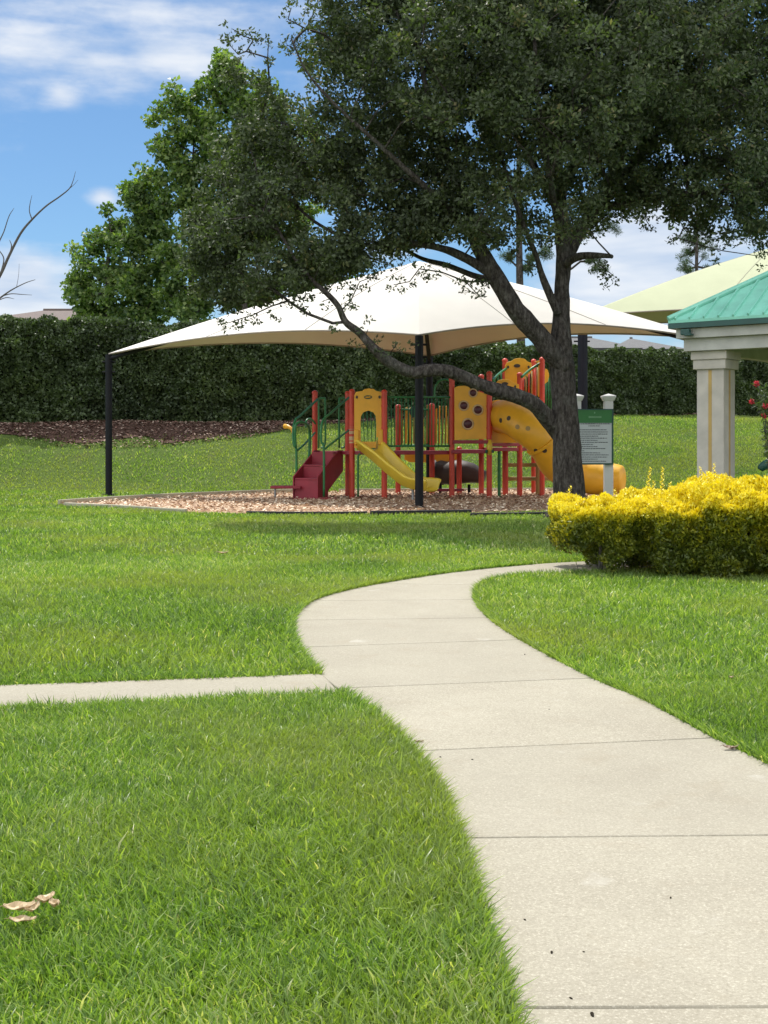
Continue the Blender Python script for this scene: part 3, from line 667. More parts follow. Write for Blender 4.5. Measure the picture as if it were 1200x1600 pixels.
# stray sprays that hang below or stand above the mass
spr = [(596, 545, -1.2), (575, 515, -1.3), (548, 470, -1.3), (562, 440, -1.2), (590, 430, -1.1), (525, 440, -1.2), (505, 470, -1.3), (610, 415, -1), (480, 490, -1.2), (540, 410, -1), (585, 405, -1), (615, 445, -1), (625, 400, -.9), (520, 505, -1.3), (620, 538, -1.1), (560, 540, -1.2), (735, 448, -.7), (748, 462, -.7), (752, 440, -.7), (728, 440, -.7), (690, 425, -.8), (655, 420, -.9), (640, 440, -.9), (945, 420, -1), (960, 432, -1), (935, 412, -.9), (830, 415, -.4), (800, 395, -.5), (1060, 372, -.8), (1130, 392, -.8), (1185, 400, -.8), (1100, 385, -.8),
       (363, 45, 0), (352, 62, 0), (378, 55, 0), (385, 80, 0), (396, 62, .1), (372, 85, .1), (420, 62, 0), (418, 90, 0), (450, 30, -1.7), (455, 12, -1.7), (462, 60, -1.8), (472, 85, -1.8), (448, 70, -1.8), (490, 20, -1.5), (478, 45, -1.6), (450, 470, -1.1), (425, 478, -1), (395, 492, -1), (370, 500, -1), (355, 505, -.9), (545, 425, -1.2), (1010, 345, .3), (1020, 360, .3)]
sprc = np.array([oak(*s_) for s_ in spr])
sub = cen[rng.random(len(cen)) < .33]
e = grow(main, None, LB, np.vstack([sub, sprc]), rmin=.008, rmax=.075, seed=5)
trunk.cyls(*e, sides=5)
trunk.build('trunk', M['bark'], troot, smooth=True)
lv = MB()
lv.leaves(*clusters(cen, 98, rng.uniform(.22, .42, len(cen)), .105, .055, 21))
sp2 = np.repeat(sprc, 3, 0) + rng.normal(0, .10, (len(sprc) * 3, 3)); lv.leaves(*clusters(sp2, 16, .13, .085, .042, 22))
lv.build('crown', M['oakleaf'], troot)
print('oak clusters', len(cen), 'leaves', len(cen) * 96)

def bg_tree(name, label, base, blobs, Y, leafL, leafW, nper, dens, mat, seed, trunk_r=.28, group=None, spread=.6):
    """background tree: base pixel x, blobs (px,py,r_px,dy)"""
    r = np.random.default_rng(seed); bx = at(base, 600, Y); z0 = float(terrain(bx[0], Y)); root = thing(name, (bx[0], Y, z0), label, 'tree', group)
    cs = []
    for (px_, py_, rp, dy) in blobs:
        c0 = at(px_, py_, Y + dy); rr = rp * Y / F_PX; nn = max(4, int(dens * rr ** 2.2)); d = unit(r.normal(size=(nn, 3)))
        cs.append(c0 + d * rr * (r.random((nn, 1)) ** .35))
    cs = np.vstack(cs); top = max(c[2] for c in cs)
    tp = np.array([(bx[0], Y, z0 - .2), (bx[0] + .05, Y, z0 + (top - z0) * .3), (bx[0] - .1, Y + .1, z0 + (top - z0) * .6), (bx[0] + .1, Y, top - 2.5)])
    tr = MB(); tc_ = catmull(tp, 6); tr.tube(tc_, np.linspace(trunk_r, .03, len(tc_)), 10, bump=.12)
    ed = grow(tc_, None, [], cs[r.random(len(cs)) < .5], rmin=.018, rmax=trunk_r * .5, seed=seed); tr.cyls(*ed, sides=4)
    tr.build('trunk', M['bark'], root, smooth=True)
    lf = MB(); lf.leaves(*clusters(cs, nper, r.uniform(spread * .7, spread * 1.2, len(cs)), leafL, leafW, seed + 50)); lf.build('crown', mat, root)
bg_tree('broadleaf_tree', 'small bright green tree at the left end of the row above the tall hedge', 170, [(140, 455, 34, 0), (135, 410, 28, .5), (150, 375, 24, 0), (175, 345, 24, .3), (205, 320, 28, 0), (212, 295, 16, 0), (185, 400, 40, 0), (200, 450, 45, -.4), (165, 480, 30, 0), (235, 370, 34, 0), (225, 420, 40, .5), (118, 440, 13, 0), (235, 300, 22, 0), (225, 340, 30, 0), (250, 330, 25, 0), (150, 500, 40, .4), (210, 500, 40, .2), (245, 480, 30, .2)], 64, .26, .18, 76, 11, M['broadleaf'], 31, group='broadleaf trees behind the hedge')
bg_tree('broadleaf_tree', 'tall bright green tree standing between the small green tree and the oak', 300, [(262, 200, 30, 0), (250, 235, 26, 0), (240, 270, 18, 0), (285, 160, 32, 0), (300, 215, 40, 0), (275, 280, 38, 0), (300, 340, 50, .5), (265, 400, 32, 0), (310, 430, 50, 0), (330, 270, 50, .6), (300, 490, 40, 0), (350, 400, 55, .5), (270, 460, 32, 0), (400, 450, 50, .5)], 63, .26, .18, 76, 11, M['broadleaf'], 32, group='broadleaf trees behind the hedge')
bg_tree('broadleaf_tree', 'tallest bright green tree, its top showing beside the left edge of the oak crown', 380, [(345, 110, 30, 0), (325, 145, 26, 0), (365, 140, 40, 0), (350, 200, 45, 0), (400, 180, 50, .4), (390, 270, 60, .4), (440, 330, 60, .4), (460, 240, 50, .4), (460, 430, 50, 0), (380, 360, 50, .3), (520, 420, 40, 0)], 62, .26, .18, 76, 10, M['broadleaf'], 33, group='broadleaf trees behind the hedge')

def pine(label, base, Y, trunk_top, blobs, seed, tr_r=.17):
    r = np.random.default_rng(seed); bx = at(base, 600, Y); z0 = float(terrain(bx[0], Y)); root = thing('pine_tree', (bx[0], Y, z0), label, 'tree', 'pines behind the canopies')
    tz = at(base, trunk_top, Y)[2]; tr = MB(); tc_ = catmull([(bx[0], Y, z0 - .2), (bx[0] + .08, Y, z0 + 3), (bx[0] - .05, Y, tz * .6), (bx[0], Y, tz)], 6); tr.tube(tc_, np.linspace(tr_r, .06, len(tc_)), 10, bump=.1)
    cs = []
    for (px_, py_, rp) in blobs:
        c0 = at(px_, py_, Y + r.uniform(-.6, .6)); rr = rp * Y / F_PX; nn = max(6, int(16 * rr ** 2)); cs.append(c0 + unit(r.normal(size=(nn, 3))) * rr * (r.random((nn, 1)) ** .5) * (1, 1, .7))
    cs = np.vstack(cs); ed = grow(tc_, None, [], cs, rmin=.02, rmax=.07, seed=seed); tr.cyls(*ed, sides=4); tr.build('trunk', M['bark'], root, smooth=True)
    P, ax, b, L, W, c = clusters(cs, 130, .30, .26, .022, seed + 9, .8); lf = MB(); lf.leaves(P, ax, b, L, W, c, 0); lf.build('crown', M['pineleaf'], root)
pine('pine whose foliage hangs in the sky gap above the pale green canopy', 1090, 66, 250, [(1082, 400, 22), (1100, 380, 20), (1070, 420, 12), (1098, 350, 16), (1075, 370, 12), (1110, 420, 14), (1085, 300, 26), (1110, 260, 26)], 41)
pine('pine with a bare straight trunk rising behind the white canopy left of the oak trunk', 812, 66, 60, [(800, 300, 30), (830, 250, 30), (790, 220, 28), (815, 170, 26), (832, 402, 10), (850, 395, 10), (795, 400, 9), (822, 418, 7)], 42, .34)
pine('pine mostly hidden behind the oak right of its trunk', 884, 68, 220, [(938, 418, 11), (925, 405, 10), (950, 360, 18), (920, 320, 24), (940, 280, 24), (905, 370, 14)], 43, .15)

# bare dead tree reaching in from the left
dr = thing('dead_tree', (at(-90, 600, 31)[0], 31, 0), 'bare leafless tree reaching in at the left edge of the picture', 'tree')
dm = MB()
def dl(pts, sides=7):
    a = np.array([list(at(p[0], p[1], 31 + p[3])) + [p[2] * .72 * 31 / F_PX] for p in pts]); c = catmull(a, 5); dm.tube(c[:, :3], c[:, 3], sides, bump=.12)
dl([(-90, 792, 16, 0), (-88, 700, 13, 0), (-80, 620, 11, 0), (-60, 540, 8, 0), (-30, 480, 6, 0), (0, 430, 3.6, 0), (14, 400, 3.0, 0), (32, 365, 2.6, 0), (50, 343, 2.3, 0), (72, 322, 1.9, 0), (92, 308, 1.6, 0), (108, 295, 1.2, 0), (114, 283, .8, 0), (118, 268, .4, 0)], 10)
dl([(-80, 620, 9, .2), (-110, 540, 7, .6), (-130, 450, 5, .8), (-150, 350, 3, 1)])
dl([(-60, 540, 6, -.1), (-40, 505, 4, -.4), (-15, 478, 2.6, -.5), (5, 462, 1.8, -.5), (20, 452, 1.4, -.5), (40, 442, 1.0, -.5), (55, 437, .6, -.5)])
dl([(5, 462, 1.2, -.5), (18, 459, 1.0, -.5), (34, 460, .8, -.5), (50, 461, .4, -.5)])
dl([(-5, 470, 1.0, -.5), (10, 465, .9, -.5), (22, 467, .4, -.5)])
dl([(50, 343, 1.2, 0), (46, 330, 1.0, 0), (47, 318, .8, 0), (50, 305, .4, 0)])
dl([(108, 295, .8, 0), (116, 288, .5, 0), (122, 281, .3, 0)])
dl([(-30, 480, 4, .2), (-15, 430, 2.6, .3), (-4, 385, 1.6, .3), (6, 362, 1.2, .3), (14, 338, .9, .3), (22, 325, .4, .3)])
dl([(14, 400, 1.4, 0), (18, 385, 1.2, 0), (15, 375, .6, 0)])
dl([(0, 430, 1.5, 0), (6, 405, 1.3, .1), (-2, 390, 1., .1)])
dl([(26, 448, .6, -.5), (29, 430, .4, -.5), (30, 412, .25, -.5)])
dm.build('trunk', M['twig'], dr, smooth=True)

# ------------------------------------------------------------------ tall hedge on the berm
hr = thing('hedge', (0, 49.5, float(terrain(0, 49))), 'tall dark clipped hedge running along the top of the grass bank', 'hedge')
n = 170000; X = rng.uniform(-21, 23, n); zb = np.interp(X, HX, HZ)
def htop(X):
    p = np.column_stack([X, X * 0, X * 0]); return np.interp(X, HX, [6.1, 6.1, 6.1, 6.15, 6.0, 5.6, 6.0, 6.1]) + .16 * (vnoise(p, .8) - .5) * 2
ht = np.interp(X, HX, HY)
topy = np.interp(600 + X * F_PX / ht, [-200, 0, 300, 450, 650, 900, 1080, 1250], [495, 496, 502, 506, 522, 542, 546, 545])
zt = EYE + (HOR - topy) * ht / F_PX + .20 * (vnoise(np.column_stack([X, X * 0, X * 0]), 1.1) - .5) * 2 + .16 * (vnoise(np.column_stack([X, X * 0, X * 0]), 3.7) - .5) * 2 + .28 * np.clip(vnoise(np.column_stack([X, X * 0 + 5, X * 0]), 9) - .72, 0, 1) * 3 * (rng.random(n) < .25)
onTop = rng.random(n) < .30
Zf = zb - .1 + (zt - zb) * rng.random(n); bmp = (vnoise(np.column_stack([X, Zf, X * 0]), .9) - .5) * 1.4 + (vnoise(np.column_stack([X, Zf, X * 0]), 2.3) - .5) * 1.1
dep = np.abs(rng.normal(0, .10, n))
rnd_top = np.clip((Zf - (zt - .9)) / .9, 0, 1) ** 2 * .55
Yv = np.where(onTop, ht - .2 + rng.uniform(.4, 2.4, n), ht - .25 - bmp * .55 + dep + rnd_top); Zv = np.where(onTop, zt - dep + (vnoise(np.column_stack([X, Yv, X * 0]), 1.8) - .5) * .3, Zf)
C = np.column_stack([X, Yv, Zv]); nrm = np.where(onTop[:, None], [[0, -.2, 1.]], [[0, -1., .35]])
ax = unit(nrm * .6 + rng.normal(0, .7, (n, 3))); bb = unit(np.cross(ax, rng.normal(size=(n, 3))))
hm = MB(); tone = vnoise(C, 1.3) * .55 + .45 * vnoise(C, .55) - .1; hm.leaves(C, ax, bb, rng.uniform(.11, .20, n), rng.uniform(.07, .12, n), np.clip(rng.beta(2, 3, n) * .7 + (tone - .35) * .7, 0, 1))
hm.build('foliage', M['hedgeleaf'], hr)
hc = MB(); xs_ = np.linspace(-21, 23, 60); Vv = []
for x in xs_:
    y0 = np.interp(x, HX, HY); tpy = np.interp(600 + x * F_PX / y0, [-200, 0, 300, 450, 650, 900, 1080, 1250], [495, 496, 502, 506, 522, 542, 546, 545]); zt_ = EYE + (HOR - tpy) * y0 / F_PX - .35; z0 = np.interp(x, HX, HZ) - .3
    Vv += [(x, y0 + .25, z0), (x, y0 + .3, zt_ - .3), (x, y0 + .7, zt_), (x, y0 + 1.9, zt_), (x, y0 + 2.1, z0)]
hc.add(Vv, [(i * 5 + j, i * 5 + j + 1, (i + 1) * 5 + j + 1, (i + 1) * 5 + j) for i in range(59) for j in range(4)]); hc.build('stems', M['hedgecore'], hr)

# ------------------------------------------------------------------ clipped golden hedge in front
Yg0 = 14.75
gr_ = thing('golden_hedge', (4.2, 15.6, 0), 'clipped hedge with bright yellow new leaves on top beside the concrete path', 'hedge')
# lobes: (x, y, rx, ry, ztop, zbottom)
lob = [(2.60, 15.30, .46, .70, .80, .30), (3.1, 15.55, .56, .92, .85, .14), (3.66, 15.4, .62, 1.0, .92, .05), (4.25, 15.25, .66, 1.05, 1.05, .02), (4.9, 15.2, .62, 1.05, 1.08, .02), (5.6, 15.2, .7, 1.05, 1.08, .02), (6.4, 15.3, .7, 1.05, 1.05, .1), (7.2, 15.3, .7, 1.05, 1.05, .1)]
gm = MB(); gs = MB(); stem = MB(); LP, LN, LT = [], [], []
for (x, y, rx, ry, zt_, zb_) in lob:
    n = int(30000 * (rx / .6)); d = unit(rng.normal(size=(n, 3)))
    # superellipsoid: flat clipped top and upright sides
    cu = rng.uniform(-1, 1, (n, 3)); fc = rng.choice(3, n, p=[.3, .38, .32]); cu[np.arange(n), fc] = np.where(rng.random(n) < np.where(fc == 0, .5, np.where(fc == 1, .22, .88)), 1, -1)
    s_ = cu / np.maximum(1e-6, (np.abs(cu) ** 6).sum(1, keepdims=True) ** (1 / 6))
    hz = (zt_ - zb_) / 2; P = np.array((x, y, zb_ + hz)) + s_ * (rx, ry, hz)
    w = P * 1.0; bumpy = (vnoise(w, 3.2) - .5) * .30 + (vnoise(w, 8) - .5) * .20
    nn = unit(s_ ** 3 / np.array((rx, ry, hz))); P = P + nn * (bumpy - np.abs(rng.normal(0, .05, n)))[:, None]
    ins = np.zeros(n, bool)
    for (x2, y2, rx2, ry2, zt2, zb2) in lob:
        if x2 == x: continue
        q_ = (P - (x2, y2, (zt2 + zb2) / 2)) / (rx2 * .86, ry2 * .86, (zt2 - zb2) / 2 * .86); ins |= (np.abs(q_) ** 4).sum(1) < .55
    P = P[~ins]; nn = nn[~ins]; LP.append(P); LN.append(nn)
    gs.lathe((x, y, 0), [(.05, zb_ + .1), (rx * .5, zb_ + .2), (rx * .62, (zb_ + zt_) / 2), (rx * .55, zt_ - .22), (.1, zt_ - .1)], 10)
P = np.vstack(LP); nn = np.vstack(LN); n = len(P)
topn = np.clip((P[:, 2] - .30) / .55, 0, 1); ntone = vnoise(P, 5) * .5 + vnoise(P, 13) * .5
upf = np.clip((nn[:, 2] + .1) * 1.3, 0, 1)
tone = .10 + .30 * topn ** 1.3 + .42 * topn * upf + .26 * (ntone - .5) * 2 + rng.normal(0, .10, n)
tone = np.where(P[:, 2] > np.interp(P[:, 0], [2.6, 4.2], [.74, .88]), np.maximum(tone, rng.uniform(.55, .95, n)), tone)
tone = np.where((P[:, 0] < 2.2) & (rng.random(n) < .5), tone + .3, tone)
ax = unit(nn * .5 + rng.normal(0, .55, (n, 3)) + (0, 0, .55)); bb = unit(np.cross(ax, rng.normal(size=(n, 3))))
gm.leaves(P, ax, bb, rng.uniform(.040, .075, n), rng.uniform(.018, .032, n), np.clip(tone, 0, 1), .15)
# upright sprigs of new growth
def sprig(p, h, lean):
    k = int(h / .009); t = np.linspace(0, 1, k); a_ = np.arange(k) * 2.4
    c_ = np.array(p) + np.outer(t, np.array((lean[0], lean[1], h))); rad_ = .045 * (1 - t * .6)
    d = np.column_stack([np.cos(a_), np.sin(a_), np.full(k, .55)]); gm.leaves(c_ + d * rad_[:, None] * .5, unit(d), unit(np.cross(d, (0, 0, 1.))), .072 * (1 - t * .45), .030 * (1 - t * .3), rng.uniform(.7, 1, k), .1)
    stem.cyls([p], [np.array(p) + (lean[0], lean[1], h)], [.003], [.0015], 4)
for (px_, py_, h) in ((1011, 768, .27), (1034, 768, .27), (1096, 760, .22), (1116, 762, .28), (962, 778, .11), (975, 775, .10), (992, 778, .13), (1022, 775, .18), (1045, 772, .14), (1070, 768, .13), (1104, 765, .2), (1128, 764, .15), (905, 785, .07), (930, 783, .08), (1150, 763, .10), (1180, 762, .10), (1085, 768, .12)):
    c_ = at(px_, py_, 15.4 + rng.uniform(-.3, .3)); sprig((c_[0], c_[1], c_[2] - .02), h * 1.15, (rng.normal(0, .03), rng.normal(0, .02)))
for k in range(260):
    i = rng.integers(n)
    if P[i, 2] > .78: sprig(P[i] - (0, 0, .02), rng.uniform(.05, .13), (rng.normal(0, .03), rng.normal(0, .03)))
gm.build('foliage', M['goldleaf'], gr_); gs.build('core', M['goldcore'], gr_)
for (x, y, rx, ry, zt_, zb_) in lob:
    for k in range(9 if x < 2.6 else 7):
        a_ = rng.uniform(0, 2 * PI); b0 = (x + .05 * math.cos(a_), y - .15 + .05 * math.sin(a_), 0); b1 = (x + rx * .32 * math.cos(a_), y - .15 + ry * .25 * math.sin(a_), .22 + .1 * rng.random()); b2 = (x + rx * .6 * math.cos(a_), y + ry * .5 * math.sin(a_), .55)
        stem.tube(catmull([b0, b1, b2], 4), np.linspace(.013, .006, 9), 5)
stem.build('stems', M['twig'], gr_)

# oleander at the right edge
orr = thing('flowering_shrub', (at(1205, 700, 30)[0], 30, 0), 'leafy shrub with pink flowers at the right edge past the pavilion column', 'shrub')
om = MB(); fm = MB(); smm = MB(); oc = at(1215, 640, 30)
for k in range(34):
    tip = at(rng.uniform(1184, 1262), rng.uniform(592, 665), 30 + rng.uniform(-.6, .6)); b_ = np.array((oc[0] + rng.normal(0, .12), 30 + rng.normal(0, .1), 0.)); md = (b_ + tip) / 2 + rng.normal(0, .08, 3); cv = catmull([b_, md, tip], 8); smm.tube(cv, np.linspace(.014, .004, len(cv)), 5)
    s_ = cv[7:]; idx = rng.integers(0, len(s_), 60); d = unit(rng.normal(size=(60, 3)) + (0, 0, .5)); om.leaves(s_[idx] + d * .09, d, unit(np.cross(d, rng.normal(size=(60, 3)))), .19, .032, rng.random(60), .1)
    if k % 4 == 0 or k < 4:
        d = unit(rng.normal(size=(26, 3))); fm = MB(); fm.leaves(tip + d * .05 + (0, 0, .03), d, unit(np.cross(d, rng.normal(size=(26, 3)))), .07, .055, rng.random(26), .1); fm.build('flower', M['petal'], orr)
for (px_, py_) in ((1182, 600), (1175, 627), (1196, 634)):
    c_ = at(px_, py_, 29.6); d = unit(rng.normal(size=(30, 3))); fm = MB(); fm.leaves(c_ + d * .05, d, unit(np.cross(d, rng.normal(size=(30, 3)))), .08, .06, rng.random(30), .1); fm.build('flower', M['petal'], orr); smm.tube(catmull([c_, (c_ + oc) / 2 - (0, 0, .3), oc - (0, 0, .6)], 4), .006, 4)
    idx = rng.random((70, 1)); d = unit(rng.normal(size=(70, 3)) + (0, 0, .5)); om.leaves(c_ * (1 - idx) + (oc - (0, 0, .3)) * idx + d * .08, d, unit(np.cross(d, rng.normal(size=(70, 3)))), .19, .034, rng.random(70), .1)
om.build('foliage', M['oleander'], orr); smm.build('stems', M['twig'], orr)

# ================================================================== SHADE CANOPIES
def canopy(name, label, corners, peak, mat, posts, post_r, pmat, rise=.34, inward=.045, thick=.012, base=None):
    root = thing(name, base, label, 'canopy'); mb = MB(); n = 18; cen_ = np.mean(corners, 0); seam = MB(); wire = MB()
    for A_, B_ in zip(corners, corners[1:] + corners[:1]):
        A_, B_ = np.array(A_), np.array(B_); G = []
        for i in range(n + 1):
            s_ = i / n; e0 = A_ * (1 - s_) + B_ * s_; k = 4 * s_ * (1 - s_); e0 = e0 + (cen_ - e0) * (inward * k) * (1, 1, 0) + (0, 0, rise * k)
            G.append([e0 * (1 - t) + np.array(peak) * t + np.array((0, 0, .10)) * math.sin(t * PI) * (1 - .0 * k) for t in np.linspace(0, 1, n + 1) ** 1.0])
        G = np.array(G); top = G.reshape(-1, 3); bot = top - (0, 0, thick); m_ = (n + 1) ** 2; Fc = []
        for i in range(n):
            for j in range(n):
                a = i * (n + 1) + j; Fc.append((a, a + n + 1, a + n + 2, a + 1)); Fc.append((m_ + a, m_ + a + 1, m_ + a + n + 2, m_ + a + n + 1))
            Fc.append((i * (n + 1), m_ + i * (n + 1), m_ + (i + 1) * (n + 1), (i + 1) * (n + 1)))
        mb.add(np.vstack([top, bot]), Fc)
        wire.tube(G[:, 0] - (0, 0, .02), .022, 6)
        for ss in (6, 12): seam.tube(G[ss, :-1] + (0, 0, .004), .008, 4)
    o = mb.build('fabric', mat, root); wire.build('hem', M['seam'], root); seam.build('seam', M['seam'], root)
    raf = MB()
    for c_ in corners: raf.tube([np.array(c_) - (0, 0, .16), np.array(peak) - (0, 0, .22)], .06, 8)
    raf.build('rafter', pmat, root)
    for c_ in posts:
        p = MB(); z0 = float(terrain(c_[0], c_[1])); p.tube([(c_[0], c_[1], z0 - .3), (c_[0], c_[1], c_[2] - .04)], post_r, 16); p.box((c_[0], c_[1], z0 + .05), (post_r * 3.4, post_r * 3.4, .03))
        for k in (.25, .55): p.tube([(c_[0] - post_r * 1.9, c_[1], c_[2] - k), (c_[0] + post_r * 1.9, c_[1], c_[2] - k)], .03, 6)
        p.build('post', pmat, root, smooth=False)
    return root
zc = 4.19
cL, cN, cR, cF = at(170, 552, 36.6), at(655, 522, 29.7), at(1106, 528, 31.2), at(671, 555, 37.4)
canopy('shade_canopy', 'large cream fabric canopy on black posts over the playground', [cL, cN, cR, cF], at(655, 408, 33.5), M['cloth'], [cL, cN, cR, cF], .10, M['black'], base=(float(cN[0]), float(cN[1]), 0))
gA, gB, gC, gD = at(911, 492, 40), (19., 39.2, 5.6), (20., 46.5, 5.6), (6.85, 43.2, 5.62)
canopy('shade_canopy', 'pale green fabric canopy rising behind the pavilion roof', [np.array(gA), np.array(gB), np.array(gC), np.array(gD)], (13.4, 43, 8.3), M['clothgreen'], [gA, gB, gC, gD], .145, M['navy'], rise=.26, base=(float(gA[0]), 40, 0))

# ================================================================== PAVILION
PC = at(1044, 501, 22.0); th = R(38); u = np.array((math.cos(th), -math.sin(th), 0)); v = np.array((math.sin(th), math.cos(th), 0)); zz = np.array((0, 0, 1.))
pr = thing('pavilion', tuple(PC * (1, 1, 0) + (u + v) * .7), 'open pavilion with a teal metal roof and square cream columns', 'pavilion')
S = 6.4; def_c = PC; ap = PC + (u + v) * S / 2 + zz * (S / 2 * .63)
rf = MB(); cs4 = [PC, PC + u * S, PC + (u + v) * S, PC + v * S]
Vv = cs4 + [ap] + [c_ - zz * .05 for c_ in cs4] + [ap - zz * .06]
rf.add(Vv, [(0, 1, 4), (1, 2, 4), (2, 3, 4), (3, 0, 4), (5, 9, 6), (6, 9, 7), (7, 9, 8), (8, 9, 5), (0, 5, 6, 1), (1, 6, 7, 2), (2, 7, 8, 3), (3, 8, 5, 0)]); roof = rf.build('roof', M['teal'], pr)
sm = MB()
for (o_, du, dv) in ((PC, u, v), (PC + v * S, -v, u), (PC + u * S, v, -u), (PC + (u + v) * S, -u, -v)):
    k = .135
    while k < S:
        run = min(k, S - k); a_ = o_ + du * k; b_ = a_ + dv * run + zz * run * .63; d = unit(b_ - a_); w_ = unit(np.cross(d, du)); L = np.linalg.norm(b_ - a_)
        sm.box((a_ + b_) / 2 + w_ * np.sign(w_[2]) * .018, (L, .028, .045), [d, du, w_]); k += .265
sm.build('seam', M['teal'], roof)
hp = MB()
for c_ in cs4: hp.tube([c_ + zz * .03, ap + zz * .05], .05, 8)
hp.build('ridge_cap', M['teal'], roof)
gt = MB()
for (o_, du, dv) in ((PC, u, v), (PC, v, u), (PC + u * S, v, -u), (PC + v * S, u, -v)):
    gt.box(o_ + du * S / 2 + dv * .02 - zz * .10, (S, .05, .09), [du, dv, zz])
gt.build('gutter', M['tealdark'], pr)
bm = MB()
for (ins, zt_, hh, w_) in ((.10, -.15, .17, .10), (.20, -.32, .22, .22)):
    Si = S - 2 * ins; o0 = PC + (u + v) * ins
    for (o_, du, dv, cut) in ((o0, u, v, 0), (o0 + v * Si, u, -v, 0), (o0, v, u, w_), (o0 + u * Si, v, -u, w_)):
        bm.box(o_ + du * Si / 2 + dv * w_ / 2 + zz * (zt_ - hh / 2), (Si - 2 * cut - .002, w_, hh), [du, dv, zz])
bm.box(PC + (u + v) * S / 2 - zz * .13, (S - .1, S - .1, .02), [u, v, zz])
bm.build('beam', M['beam'], pr, bevel=.006)
zb0 = PC[2] - .542
first = None
for (iu, iv) in ((0, 0), (1, 0), (0, 1), (1, 1)):
    cc_ = PC + (u + v) * .62 + u * iu * (S - 1.24) + v * iv * (S - 1.24)
    cb = MB(); cb.box(cc_ * (1, 1, 0) + zz * (zb0 - .3) / 2, (.50, .50, zb0 - .3), [u, v, zz]); colm = cb.build('column', M['stucco'], pr, bevel=.01)
    cp = MB(); cp.box(cc_ * (1, 1, 0) + zz * (zb0 - .075), (.66, .66, .15), [u, v, zz]); cp.box(cc_ * (1, 1, 0) + zz * (zb0 - .235), (.60, .60, .168), [u, v, zz]); cp.build('capital', M['stucco'], colm, bevel=.01); cp = MB(); cp.box(cc_ * (1, 1, 0) + zz * .15, (.60, .60, .3), [u, v, zz]); cp.build('column_base', M['stucco'], colm, bevel=.01)
    st = MB()
    for (a_, b_) in ((u, v), (v, u), (-u, v), (-v, u)):
        st.box(cc_ * (1, 1, 0) + a_ * .251 + zz * (.30 + (zb0 - .63) / 2), (.012, .06, zb0 - .635), [a_, b_, zz])
    st.build('ochre_strip', M['gold'], colm)
lm = MB(); lc = PC + u * .33 - v * .0 - zz * .22; lm.box(lc, (.16, .10, .10), [u, v, zz]); lm.box(lc + u * .06 - zz * .05, (.12, .14, .04), [u, v, zz]); lm.build('floodlight', M['tealdark'], pr, bevel=.01)

# ================================================================== RULES SIGN
SY = 28.0; sb = at(927, 700, SY)
sg = thing('rules_sign', (float(sb[0]), SY, 0), 'playground rules board with green header between white capped posts', 'sign')
W1 = SY / F_PX
for px_ in (950.5, 900.5):
    c_ = at(px_, 622, SY + .13); p = MB(); p.box((c_[0], c_[1], c_[2] / 2 + .02), (13.5 * W1, 13.5 * W1, c_[2] + .06)); po = p.build('post', M['white'], sg, bevel=.008)
    k = MB(); x, y, z = c_[0], c_[1], c_[2] + .05; hw = 10.5 * W1
    k.add([(x - .75 * hw, y - .75 * hw, z - .11), (x + .75 * hw, y - .75 * hw, z - .11), (x + .75 * hw, y + .75 * hw, z - .11), (x - .75 * hw, y + .75 * hw, z - .11), (x - hw, y - hw, z - .03), (x + hw, y - hw, z - .03), (x + hw, y + hw, z - .03), (x - hw, y + hw, z - .03), (x - hw, y - hw, z), (x + hw, y - hw, z), (x + hw, y + hw, z), (x - hw, y + hw, z), (x, y, z + .05)],
          [(3, 2, 1, 0), (0, 1, 5, 4), (1, 2, 6, 5), (2, 3, 7, 6), (3, 0, 4, 7), (4, 5, 9, 8), (5, 6, 10, 9), (6, 7, 11, 10), (7, 4, 8, 11), (8, 9, 12), (9, 10, 12), (10, 11, 12), (11, 8, 12)])
    k.build('cap', M['white'], po)
def sgbox(mb, x0, x1, y0, y1, Y, th_=.01):
    a_, b_ = at(x0, y0, SY), at(x1, y1, SY); mb.box(((a_[0] + b_[0]) / 2, Y, (a_[2] + b_[2]) / 2), (abs(b_[0] - a_[0]), th_, abs(a_[2] - b_[2]))); return mb
fr = sgbox(MB(), 897, 957.5, 640, 725.5, SY, .05).build('frame', M['signgreen'], sg, bevel=.006)
bd = sgbox(MB(), 898.5, 955.3, 661, 723.6, SY - .027).build('panel', M['signpanel'], sg)
hd = sgbox(MB(), 898.5, 955.3, 641, 660.5, SY - .027).build('header', M['signgreen'], sg)
edge = MB()
for q4 in ((896.5, 958, 639, 640.6), (896.5, 958, 724, 726), (956, 958, 640.7, 723.9), (896.5, 898, 640.7, 723.9)): sgbox(edge, *q4, SY - .03, .03)
edge.build('trim', M['tealdark'], sg)
tx = MB(); rr = np.random.default_rng(5)
for (y_, x0, x1, h_) in ((662.3, 901, 953, 1.1), (665.6, 919, 937, 1.0), (671.6, 904, 947.5, .95), (675, 904, 949, .95), (678.3, 904, 948.5, .95), (681.6, 904, 934, .95), (684.7, 904, 947.5, .95), (688, 904, 933, .95), (691.2, 904, 950, .95), (694.6, 904, 926, .95), (697.8, 904, 933.5, .95), (701, 904, 946, .95), (704.4, 904, 913, .95), (707.6, 904, 937, .95), (710.8, 904, 950.5, .95), (714.2, 904, 948.5, .95), (717.4, 904, 933, .95), (720.7, 904, 946.5, .95)):
    x = x0
    while x < x1:
        wd_ = min(rr.uniform(1.0, 4.0), x1 - x); k = x
        while k < x + wd_ - .2:                       # rows of tiny letter strokes, too small to read
            lw = .42; hh = h_ * rr.choice([1.0, 1.0, 1.5]); sgbox(tx, k, k + lw, y_ - hh * .6, y_ + h_ * .6, SY - .034, .003); k += lw + .14
        x += wd_ + .55
tx.build('lettering', M['signtext'], sg)
hl = MB(); k = 919.5
while k < 938.5: sgbox(hl, k, k + 1.1, 650.3, 653, SY - .034, .003); k += 1.55
